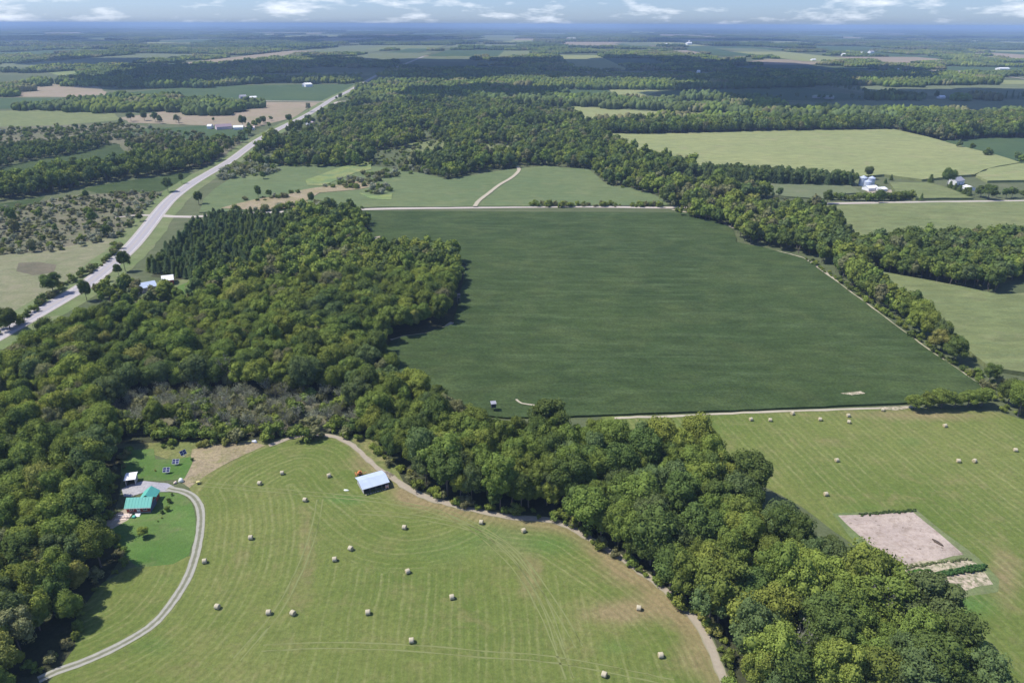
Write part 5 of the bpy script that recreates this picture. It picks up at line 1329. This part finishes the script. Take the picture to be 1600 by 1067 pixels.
def blob(name, px, py, sx, sy, sz, mat, lab, cat, seed=0, parent=None):
    g = np.random.default_rng(seed); iv, iF = ico(2); v = iv * (1 + .12 * g.normal(size=(len(iv), 1))) * np.array((sx, sy, sz)); v[:, 2] = np.maximum(v[:, 2], -sz * .35) + sz * .35
    me = mesh_np(name, v, iF, [mat], True); x, y = V2((px, py)); return setp(link(name, me, None, (x, y, 0), seed), lab, cat)
blob('tarp_pile', 541, 766, .9, .45, .22, M['tarp'], 'flat pale tarpaulin lying in the grass left of the barn', 'tarp', 3)
blob('tarp_pile', 283, 752, .85, 1.1, .95, M['tarp'], 'white tarpaulin-covered heap at the right end of the gravel yard', 'covered heap', 4)
blob('tarp_pile', 274, 755, .6, .6, .6, M['deck'], 'smaller brownish white heap left of the tarpaulin heap', 'covered heap', 5)
blob('rock', 398, 691, 1.1, .6, .7, M['alu'], 'grey white heap among the bushes above the dry weeds', 'rock', 6)
x, y = V2((310, 756)); o = empty('utility_trailer', (x, y, 0), .5); setp(o, 'small pale yellow trailer at the edge of the hay field', 'trailer')
part('box', M['yellowp'], o, box_v((-.55, -.4, .35), (.55, .4, 1.0)), bevel=.05); part('tow_bar', M['rubber'], o, box_v((.55, -.05, .35), (1.3, .05, .43)))
for s_ in (-.48, .48): part('wheel', M['rubber'], o, wheel_geo(0, s_, .24, .12))
# solar trackers
for (px, py, rz, tilt, lab) in [(261, 739, .12, 40, 'nearer dark solar panel array on its post on the north lawn'), (275.5, 726, .12, 40, 'dark solar panel array at the edge of the weeds behind the nearer one'), (287, 712, 1.0, 62, 'violet-grey solar panel array turned sideways in the goldenrod')]:
    x, y = V2((px, py)); sp_ = empty('solar_tracker', (x, y, 0), rz); setp(sp_, lab, 'solar panel', None)
    part('post', M['alu'], sp_, box_v((-.08, -.08, 0), (.08, .08, 1.3)))
    part('base_frame', M['alu'], sp_, box_v((-.6, -.5, 0), (.6, -.42, .08)), box_v((-.6, .42, 0), (.6, .5, .08)), box_v((-.04, -.42, 0), (.04, .42, .06)))
    Rt = Matrix.Rotation(RAD(tilt), 4, 'X')
    for i in range(2):
        for j in range(2):
            o = part('panel', M['panelblue'], sp_, box_v((-1.1 + i * 1.14, -.8 + j * .84, 0), (-.04 + i * 1.14, -.02 + j * .84, .04)))
            o.matrix_local = Matrix.Translation((0, 0, 1.35)) @ Rt
            fr = part('frame', M['alu'], o, box_v((-1.15 + i * 1.14, -.86 + j * .84, -.01), (-1.08 + i * 1.14, .02 + j * .84, .06)), box_v((-.07 + i * 1.14, -.86 + j * .84, -.01), (.01 + i * 1.14, .02 + j * .84, .06)),
                      box_v((-1.08 + i * 1.14, -.86 + j * .84, -.01), (-.07 + i * 1.14, -.79 + j * .84, .06)), box_v((-1.08 + i * 1.14, -.04 + j * .84, -.01), (-.07 + i * 1.14, .02 + j * .84, .06)))
# garden shrubs on the lawn
for i, (px, py, h, tn, lab) in enumerate([(265, 785, 1.7, 'dark', 'dark rounded shrub on the lawn nearest the driveway bend'), (262, 797, 1.9, 'mid', 'loose green shrub on the lawn below the dark one'), (253, 802, 1.3, 'dark', 'dark low shrub beside the farmhouse corner'),
                                          (269, 774, .9, 'dark', 'small dark shrub just below the driveway'), (253, 810, .6, 'light', 'tiny yellow-green shrub in the middle of the lawn'), (247, 815, .5, 'dark', 'tiny dark shrub left of the yellow-green one'), (243, 736, .7, 'yellow', 'small yellow flowering bush on the north lawn left of the solar panels'), (301, 719, 1.3, 'dark', 'dark upright shrub at the right corner of the north lawn')]):
    x, y = V2((px, py)); o = link('shrub', SHRUB[i % 6], None, (x, y, 0), i, (h * .95, h * .95, h)); o['tint'] = list(T[tn]); setp(o, lab, 'shrub')
# hunting blinds by the soybean field
def blind(px, py, hleg, s_, lab, roofm, wallm):
    x, y = V2((px, py)); b_ = empty('hunting_blind', (x, y, 0), .2); setp(b_, lab, 'hunting blind')
    part('cabin', wallm, b_, box_v((-s_, -s_, hleg), (s_, s_, hleg + 1.7)))
    part('roof', roofm, b_, slab((-s_ - .2, -s_ - .2, hleg + 1.75), (s_ + .2, -s_ - .2, hleg + 1.75), (s_ + .2, s_ + .2, hleg + 2.05), (-s_ - .2, s_ + .2, hleg + 2.05), .08))
    part('opening', M['darkin'], b_, box_v((-s_ * .6, -s_ - .02, hleg + .9), (s_ * .6, -s_ - .003, hleg + 1.3)))
    if hleg > .3:
        for sx in (-s_ + .06, s_ - .06):
            for sy in (-s_ + .06, s_ - .06): part('leg', M['wood'], b_, box_v((sx - .05, sy - .05, 0), (sx + .05, sy + .05, hleg)))
blind(771, 643, 2.2, .9, 'dark box hunting blind on legs at the lower left corner of the soybean field', M['greyroof'], M['darkin'])
blind(717, 474, 3.4, .75, 'pale hunting blind on tall legs at the wood edge left of the soybean field', M['wood'], M['wood'])

# --- round bales
def bale_mesh(seed, end_mat):
    g = np.random.default_rng(seed); n = 24; v, f = [], []
    prof = [(-.64, .0), (-.66, .45), (-.63, .70), (-.58, .755), (-.3, .77), (0, .765), (.3, .77), (.58, .755), (.63, .70), (.66, .45), (.64, 0)]
    for (x_, r_) in prof[1:-1]:
        for k in range(n):
            an = 2 * pi * k / n; rr = r_ * (1 + .012 * g.normal()); z_ = rr * sin(an)
            v.append((x_ + .008 * g.normal(), rr * cos(an), max(z_, -.70) + .70))
    m_ = len(prof) - 2
    v.append((-.64, 0, .7)); v.append((.64, 0, .7)); a_, b_ = len(v) - 2, len(v) - 1
    for i in range(m_ - 1):
        for k in range(n):
            k2 = (k + 1) % n; f.append((i * n + k, i * n + k2, (i + 1) * n + k2, (i + 1) * n + k))
    for k in range(n):
        k2 = (k + 1) % n; f.append((a_, k2, k)); f.append((b_, (m_ - 1) * n + k, (m_ - 1) * n + k2))
    me = bpy.data.meshes.new('round_bale'); me.from_pydata(v, [], f)
    me.materials.append(M['net']); me.materials.append(M['hayend'])
    for p in me.polygons:
        if abs(p.normal.x) > .7: p.material_index = 1
        p.use_smooth = True
    return me
t = NT('net_wrap'); oc = t.n('ShaderNodeTexCoord').outputs['Object']
sx = t.n('ShaderNodeSeparateXYZ'); t.l(oc, sx.inputs[0])
w = t.math('SINE', t.math('MULTIPLY', sx.outputs['X'], 60.0))
col = t.mix(t.rng(w, -1, 1, 0, .35), (0.54, 0.48, 0.34), (0.40, 0.35, 0.22)); col = t.mix(t.rng(t.noise(oc, 4, 6, .7), .4, .7, 0, .4), col, (0.40, 0.34, 0.2))
M['net'] = t.diffuse(col, .8, t.noise(oc, 8, 4, .7), .5, .05)
t = NT('hay_bale_end'); oc = t.n('ShaderNodeTexCoord').outputs['Object']
sx = t.n('ShaderNodeSeparateXYZ'); t.l(oc, sx.inputs[0])
rr_ = t.math('POWER', t.math('ADD', t.math('POWER', sx.outputs['Y'], 2.0), t.math('POWER', t.math('SUBTRACT', sx.outputs['Z'], .7), 2.0)), .5)
w = t.math('SINE', t.math('MULTIPLY', rr_, 70.0))
col = t.mix(t.rng(w, -1, 1, 0, .6), (0.55, 0.46, 0.28), (0.36, 0.29, 0.16))
M['hayend'] = t.diffuse(col, .9, w, .4, .03)
BALES = [bale_mesh(300 + i, None) for i in range(4)]
B1 = [(441, 741, 'round hay bale near the top edge of the near hay field'), (406, 757, 'round hay bale below and left of the topmost pair, near the weeds'), (514, 745, 'round hay bale left of the barn'), (477, 783, 'round hay bale halfway between barn and driveway'),
      (392, 842, 'round hay bale right of the driveway bend'), (548, 859, 'upper bale of the close pair in the middle of the near hay field'), (523, 876, 'lower bale of the close pair in the middle of the near hay field'), (320, 879, 'round hay bale right beside the driveway'),
      (632, 826, 'round hay bale below the barn in the near hay field'), (637, 895, 'round hay bale right of the close pair'), (340, 950, 'round hay bale below the one beside the driveway'), (420, 959, 'left bale of the level pair in the lower hay field'),
      (458, 960, 'right bale of the level pair in the lower hay field'), (575, 959, 'round hay bale right of the level pair'), (706, 935, 'round hay bale in the lower middle of the near hay field'), (752, 818, 'round hay bale on the worn strip by the diagonal wood'),
      (818, 831, 'round hay bale near the wood corner of the near hay field'), (998, 952, 'round hay bale on the brown patch near the curving track'), (1032, 1026, 'round hay bale near the bottom right of the near hay field'), (944, 1056, 'lowest round hay bale at the bottom edge of the photo'),
      (643, 1003, 'round hay bale in the lower centre near the cross track')]
B2 = [(1173, 657, 'leftmost bale of the scattered ones below the soybean field'), (1203, 658, 'round hay bale second from the left below the soybean field'), (1238, 648, 'round hay bale tight against the soybean field edge'), (1281, 657, 'round hay bale midway along the soybean field edge'),
      (1325, 651, 'upper bale of the close pair below the soybean field'), (1326, 661, 'lower bale of the close pair below the soybean field'), (1476, 667, 'round hay bale below the row of low green trees'), (1307, 721, 'round hay bale alone in the left of the right-hand hay field'),
      (1497, 722, 'left bale of the level pair in the right-hand hay field'), (1522, 722, 'right bale of the level pair in the right-hand hay field'), (1586, 705, 'round hay bale near the right edge of the photo'), (1290, 774, 'pale small bale beside the wood above the tilled plot'), (1379, 642, 'pale bale beside the bare patch at the soybean field edge')]
for i, (px, py, lab) in enumerate(B1 + B2):
    x, y = V2((px, py)); s_ = .92
    o = link('round_bale', BALES[i % 4], None, (x, y, -.02), [.25, -.2, .5, 2.9, .1, -.5, 3.3][i % 7], (s_, s_, s_))
    setp(o, lab, 'hay bale', 'round bales on the near hay field' if i < len(B1) else 'round bales on the right-hand hay field')
# planted rows in the garden plot
def row_plants(name, line, hgt, sp, tint, lab):
    L_ = smooth_line(PX(line), sp)
    V, F, A = [], [], []; b = 0; iv, iF = ico(1)
    for p in L_:
        for k in range(3):
            v = iv * (1 + .25 * rng.normal(size=(len(iv), 1))) * np.array((.5, .35, hgt * .5)) + np.array((p[0] + rng.normal() * .25, p[1] + rng.normal() * .3, hgt * .4))
            V.append(v); F.append(iF + b); A.append(np.full(len(iv), rng.random())); b += len(iv)
    me = to_mesh(name, np.concatenate(V), np.concatenate(F), np.concatenate(A), [M['leaf']]); o = link(name, me); o['tint'] = list(tint)
    return setp(o, lab, 'crop row')
row_plants('crop_row', [(1440, 905), (1480, 899), (1538, 889)], 1.2, .8, (.06, .12, .035), 'dense dark green crop row between the two strawy garden strips')
row_plants('crop_row', [(1444, 901), (1484, 895), (1538, 885)], 1.2, .8, (.05, .11, .035), 'upper dark green crop row beside the dense lower one')
row_plants('crop_row', [(1405, 889), (1440, 883), (1512, 873)], .5, 1.0, (.14, .17, .07), 'thin pale green weed row along the lower edge of the tilled plot')
row_plants('crop_row', [(1404, 897), (1430, 893), (1452, 891)], .5, 1.0, (.07, .17, .03), 'short bright green crop row at the left of the strawy strip')
row_plants('crop_row', [(1345, 804), (1385, 801), (1428, 797.5)], .6, .9, (.07, .11, .035), 'low green fringe along the upper edge of the tilled plot')
# woven pile on tilled plot
blob('soil_heap', 1465, 848, .6, 1.9, .3, M['brown'], 'dark brown heap lying on the right part of the tilled plot', 'soil heap', 8).rotation_euler = (0, 0, .5)

# --- white-roofed buildings by the highway
def shed(px0, py0, px1, py1, D, eave, ridge, wallm, roofm, name, lab, cat, windows=0):
    a, rz, L = frame_at((px0, py0), (px1, py1))
    r_ = empty(name, (a.x, a.y, 0), rz); setp(r_, lab, cat)
    gable_house(r_, L, D, eave, ridge, wallm, roofm, .4)
    if windows:
        for k in range(windows): window(r_, L * (k + .5) / windows - .5, 0, 1.0, 1.0, 1.0)
        part('door', M['darkin'], r_, box_v((L * .5 / windows + 1.2, -.04, 0), (L * .5 / windows + 2.2, -.003, 2.0)))
    return r_
shed(209, 461, 246, 454, 8.5, 3.0, 4.8, M['pink'], M['bluetin'], 'farm_building', 'long building with pale blue-white roof among trees right of the highway', 'house', 3)
shed(255, 447, 272, 445, 9, 3.2, 4.8, M['redwall'], M['white'], 'shed', 'short white-roofed shed right of the long pale-roofed building', 'shed', 1)
field('yard2', 'lawn', [(196, 462), (200, 452), (240, 442), (296, 436), (296, 462), (250, 466)], 'verge', layer=2.5)
field('yard3', 'lawn', [(268, 452), (296, 440), (292, 460), (276, 462)], 'lawn', layer=3.5)

# --- grain bins and sheds at the right-hand farm
def grain_bin(px, py, r_, h_, lab):
    x, y = V2((px, py)); b_ = empty('grain_bin', (x, y, 0)); setp(b_, lab, 'grain bin', None)
    n = 20; rings_ = int(h_ / .8); v, f = [], []
    for i in range(rings_ + 1):
        for k in range(n):
            an = 2 * pi * k / n; q_ = r_ * (1.0 if i % 2 else .985); v.append((q_ * cos(an), q_ * sin(an), h_ * i / rings_))
    for i in range(rings_):
        for k in range(n): f.append((i * n + k, i * n + (k + 1) % n, (i + 1) * n + (k + 1) % n, (i + 1) * n + k))
    part('bin_wall', M['galv'], b_, (v, f))
    v = [(r_ * 1.05 * cos(2 * pi * k / n), r_ * 1.05 * sin(2 * pi * k / n), h_) for k in range(n)] + [(.5 * cos(2 * pi * k / n), .5 * sin(2 * pi * k / n), h_ + r_ * .5) for k in range(n)] + [(0, 0, h_ + r_ * .5 + .3)]
    f = [(k, (k + 1) % n, (k + 1) % n + n, k + n) for k in range(n)] + [(k + n, (k + 1) % n + n, 2 * n) for k in range(n)]
    part('bin_roof', M['galv'], b_, (v, f))
    part('ladder', M['alu'], b_, box_v((-.25, -r_ - .12, 0), (-.2, -r_ - .06, h_)), box_v((.2, -r_ - .12, 0), (.25, -r_ - .06, h_)), *[box_v((-.2, -r_ - .11, .5 + k), (.2, -r_ - .07, .56 + k)) for k in range(int(h_) - 1)])
grain_bin(1347, 290, 3.6, 7.5, 'tallest galvanised grain bin, left one of three beside the white shed')
grain_bin(1354.5, 293, 3.2, 5.5, 'front galvanised grain bin of the three beside the white shed')
grain_bin(1360.5, 289, 3.2, 6.5, 'rear galvanised grain bin, right one of three beside the white shed')
shed(1357, 299, 1372, 298, 9, 2.6, 4.2, M['white'], M['white'], 'shed', 'white metal shed in front of the grain bins', 'shed')
shed(1374, 300, 1386, 299, 8, 2.2, 3.4, M['white'], M['white'], 'shed', 'lower white shed right of the one by the grain bins', 'shed')
shed(1494, 290, 1506, 288, 9, 4, 6.5, M['white'], M['greyroof'], 'house', 'grey-roofed farmhouse among dark trees right of the conical tree', 'house', 2)
shed(1503, 295, 1512, 298, 7, 2.5, 3.6, M['white'], M['white'], 'shed', 'low white shed beside the grey-roofed farmhouse', 'shed')
field('yard4', 'gravel_yard', [(1352, 298), (1392, 297), (1395, 302), (1360, 303)], 'dirt', layer=2)
# --- far buildings
FARB = [
    (339, 203.5, 363, 202, 14, 4, 7, 'pink', 'maroon', 'barn', 'long barn with dull red roof at the distant farmyard'), (365, 203.5, 380, 203, 12, 3.5, 5.5, 'white', 'white', 'barn', 'white low barn right of the dull red-roofed barn'),
    (324, 202, 330, 202, 10, 4, 6, 'white', 'white', 'shed', 'small white shed left of the red-roofed distant barn'), (384, 203.5, 398, 203, 10, 3, 4.5, 'white', 'pink', 'barn', 'pinkish low barn at the right of the distant farmyard'),
    (478, 136.5, 488.5, 136, 22, 6, 9, 'white', 'white', 'barn', 'bright white barn at the top edge of the green distant field'), (472, 136, 477, 136, 14, 5, 7, 'white', 'greyroof', 'shed', 'small grey shed left of the bright white distant barn'),
    (507, 126.5, 511, 126.5, 12, 7, 10, 'white', 'white', 'house', 'small white house among shaded distant trees'), (392, 157, 402, 156.5, 14, 5, 7, 'white', 'white', 'barn', 'white barn beside the tan field track'), (376, 155.5, 386, 155, 12, 5, 8, 'greyroof', 'greyroof', 'barn', 'grey barn left of the white barn by the tan field'),
    (253, 112.5, 263, 112.2, 25, 5, 8, 'white', 'white', 'barn', 'long white barn far left beyond the dark wood'), (1090, 116.5, 1094, 116.5, 14, 8, 12, 'white', 'white', 'house', 'small white building in the large cloud shadow'),
    (948, 116.5, 951, 116.5, 14, 7, 10, 'white', 'white', 'house', 'tiny white building left in the large cloud shadow'), (1035, 163, 1046, 162.5, 12, 5, 8, 'white', 'tarp', 'house', 'white house among trees in the middle distance'), (861, 181, 868, 180.5, 9, 4, 6.5, 'white', 'white', 'house', 'white house on the bright clearing in the creek wood'),
    (866, 182.5, 882, 182, 6, 2.5, 3.5, 'white', 'white', 'barn', 'low white barn below the clearing house'), (1272, 154, 1281, 154, 11, 4, 6, 'tanwall', 'dullroof', 'barn', 'left pale barn in the shaded right-hand field'), (1290, 155, 1303, 155, 11, 4, 6, 'tanwall', 'dullroof', 'barn', 'right pale barn in the shaded right-hand field'),
    (1468, 154.5, 1477, 154.5, 11, 3.5, 6, 'white', 'white', 'barn', 'small pale barn beside the tall tree in the cloud shadow'), (1399, 113, 1406, 113, 18, 6, 10, 'white', 'white', 'barn', 'white barn on the distant tan strip'), (1492, 116.5, 1508, 116.5, 22, 6, 9, 'white', 'white', 'barn', 'wide white barn right on the distant tan strip'),
    (1269, 95.5, 1275, 95.5, 20, 5, 8, 'white', 'white', 'barn', 'white barn by the far tan field'), (1562, 110, 1578, 110, 25, 5, 8, 'white', 'white', 'barn', 'long white barn at the far right'), (888, 63, 900, 63, 90, 14, 20, 'pink', 'white', 'factory', 'long pale building on the far plain left of the silos'),
    (415, 56.5, 428, 56.5, 120, 14, 20, 'white', 'white', 'factory', 'long white building near the horizon at left'), (272, 79, 288, 79, 50, 8, 13, 'white', 'white', 'barn', 'white farm buildings on the far plain at left'), (590, 60, 600, 60, 100, 12, 18, 'white', 'white', 'factory', 'white sheds on the far plain above the highway'),
    (712, 49.5, 728, 49.5, 150, 16, 24, 'white', 'white', 'factory', 'pale buildings near the horizon in the centre'), (1150, 57, 1162, 57, 100, 12, 18, 'white', 'white', 'factory', 'pale buildings near the horizon right of centre'), (1345, 86, 1349, 86, 30, 9, 14, 'white', 'white', 'house', 'white house in the far village'),
    (1360, 84, 1366, 84, 30, 9, 14, 'white', 'greyroof', 'house', 'grey-roofed house in the far village'), (1318, 88, 1322, 88, 28, 8, 13, 'white', 'white', 'house', 'leftmost white house in the far village'), (1038, 71.5, 1044, 71.5, 40, 9, 14, 'white', 'white', 'barn', 'white farm shed left of the distant silos'),
    (1074, 71, 1081, 71, 45, 14, 20, 'white', 'white', 'barn', 'white building at the foot of the distant silos'), (755, 244, 764, 243, 8, 3, 4.6, 'tanwall', 'tarp', 'house', 'small pale house hidden in the creek wood'), (484, 196, 492, 195, 9, 3.5, 5.5, 'white', 'pink', 'house', 'pinkish house beside the highway among trees'),
]
M['dullroof'] = plain('dull_green_roof', (0.30, 0.36, 0.26), .7)
M['plainwhite'] = M['white']
for (x0, y0, x1, y1, D_, e_, r_, wm, rm, nm, lab) in FARB:
    shed(x0, y0, x1, y1, D_, e_, r_, M[wm], M[rm], nm, lab, {'factory': 'industrial building'}.get(nm, nm))
for k, (px, rr_, hh_) in enumerate([(1076.5, 6, 26), (1074, 5.5, 16), (1079.5, 5.5, 18)]):
    x, y = V2((px, 70.6)); n = 16; b_ = empty('silo', (x, y, 0)); setp(b_, ['tallest white silo, middle one of the distant group', 'left white silo of the distant group', 'right white silo of the distant group'][k], 'silo')
    v = [(rr_ * cos(2 * pi * j / n), rr_ * sin(2 * pi * j / n), z_) for z_ in (0, hh_) for j in range(n)]
    part('silo_wall', M['white'], b_, (v, [(j, (j + 1) % n, (j + 1) % n + n, j + n) for j in range(n)]))
    v = [(rr_ * cos(2 * pi * j / n) * q_, rr_ * sin(2 * pi * j / n) * q_, hh_ + z_) for q_, z_ in ((1.02, 0), (.7, rr_ * .45), (.25, rr_ * .7)) for j in range(n)] + [(0, 0, hh_ + rr_ * .75)]
    part('silo_dome', M['white'], b_, (v, [(i * n + j, i * n + (j + 1) % n, (i + 1) * n + (j + 1) % n, (i + 1) * n + j) for i in range(2) for j in range(n)] + [(2 * n + j, 2 * n + (j + 1) % n, 3 * n) for j in range(n)]))

# ================================================================== CLOUDS (real, above the scene; they throw the shadows on the plain)
t = NT('cloud_white'); d1 = t.n('ShaderNodeBsdfDiffuse'); d1.inputs[0].default_value = (.85, .86, .88, 1); t.l(d1.outputs[0], t.out.inputs[0]); M['cloud'] = t.m
def cloud(pix, alt, seed, sp=260, rad=210, keep=1.0):
    pts_ = fill([V2(p) for p in pix], sp, .45, seed=seed, keep=keep)
    if len(pts_) == 0: return
    iv, iF = ico(3); g = np.random.default_rng(seed); V, F = [], []; b = 0
    off = S * (alt / S.z)
    for p in pts_:
        for k in range(2):
            r_ = rad * g.uniform(.55, 1.15); c_ = np.array((p[0] + off.x, p[1] + off.y, alt + g.uniform(0, rad * .9))) + np.append(g.normal(size=2) * rad * .35, 0)
            nz = np.array([mnoise.fractal(Vector(q_ * 1.6) + Vector((seed + k, b * .01, 0)), 1, 2, 3) for q_ in iv])
            v = iv * (1 + .22 * nz[:, None]) * r_; v[:, 2] = np.where(v[:, 2] < 0, v[:, 2] * .35, v[:, 2] * .8)
            V.append(v + c_); F.append(iF + b); b += len(iv)
    me = mesh_np('cloud', np.concatenate(V), np.concatenate(F), [M['cloud']], True)
    setp(link('cloud', me), kind='structure')
cloud([(150, 128), (190, 112), (330, 103), (560, 94), (800, 96), (1000, 94), (1160, 99), (1400, 115), (1300, 128), (1180, 134), (1000, 128), (860, 118), (700, 124), (600, 128), (450, 129), (320, 136), (190, 138)], 1050, 1, 210, 190)
cloud([(1050, 142), (1250, 138), (1360, 146), (1480, 142), (1650, 144), (1700, 172), (1500, 172), (1380, 176), (1240, 170), (1080, 164)], 950, 2, 110, 100)
cloud([(650, 146), (740, 142), (850, 150), (840, 155), (700, 158), (660, 154)], 900, 3, 70, 62)
cloud([(380, 60), (600, 60), (700, 66), (600, 68), (400, 67)], 1100, 4, 600, 480)
cloud([(1000, 62), (1190, 63), (1190, 66), (1010, 66)], 1100, 5, 500, 420)
cloud([(1430, 59), (1560, 60), (1560, 63), (1430, 63)], 1100, 6, 600, 500)
cloud([(30, 90), (160, 91), (170, 97), (30, 98)], 1050, 7, 240, 220)
cloud([(-60, 60), (150, 62), (160, 66), (-60, 68)], 1100, 9, 500, 420)

# ================================================================== HAZE
v, f = box_v((-R_G - 500, -R_G - 500, -1.0), (R_G + 500, R_G + 500, CAM_H + 15))
me = bpy.data.meshes.new('haze'); me.from_pydata(v, [], f)
hz = bpy.data.materials.new('haze_air'); hz.use_nodes = True; ht = hz.node_tree; ht.nodes.clear()
ho = ht.nodes.new('ShaderNodeOutputMaterial'); pv = ht.nodes.new('ShaderNodeVolumePrincipled')
pv.inputs['Color'].default_value = HAZE_COLOR; pv.inputs['Density'].default_value = HAZE_DENSITY; pv.inputs['Anisotropy'].default_value = 0.0
pv.inputs['Density Attribute'].default_value = ''; pv.inputs['Temperature Attribute'].default_value = ''; pv.inputs['Color Attribute'].default_value = ''
ht.links.new(pv.outputs[0], ho.inputs['Volume']); hz.cycles.homogeneous_volume = True if hasattr(hz.cycles, 'homogeneous_volume') else None
me.materials.append(hz)
setp(link('haze', me), kind='stuff')
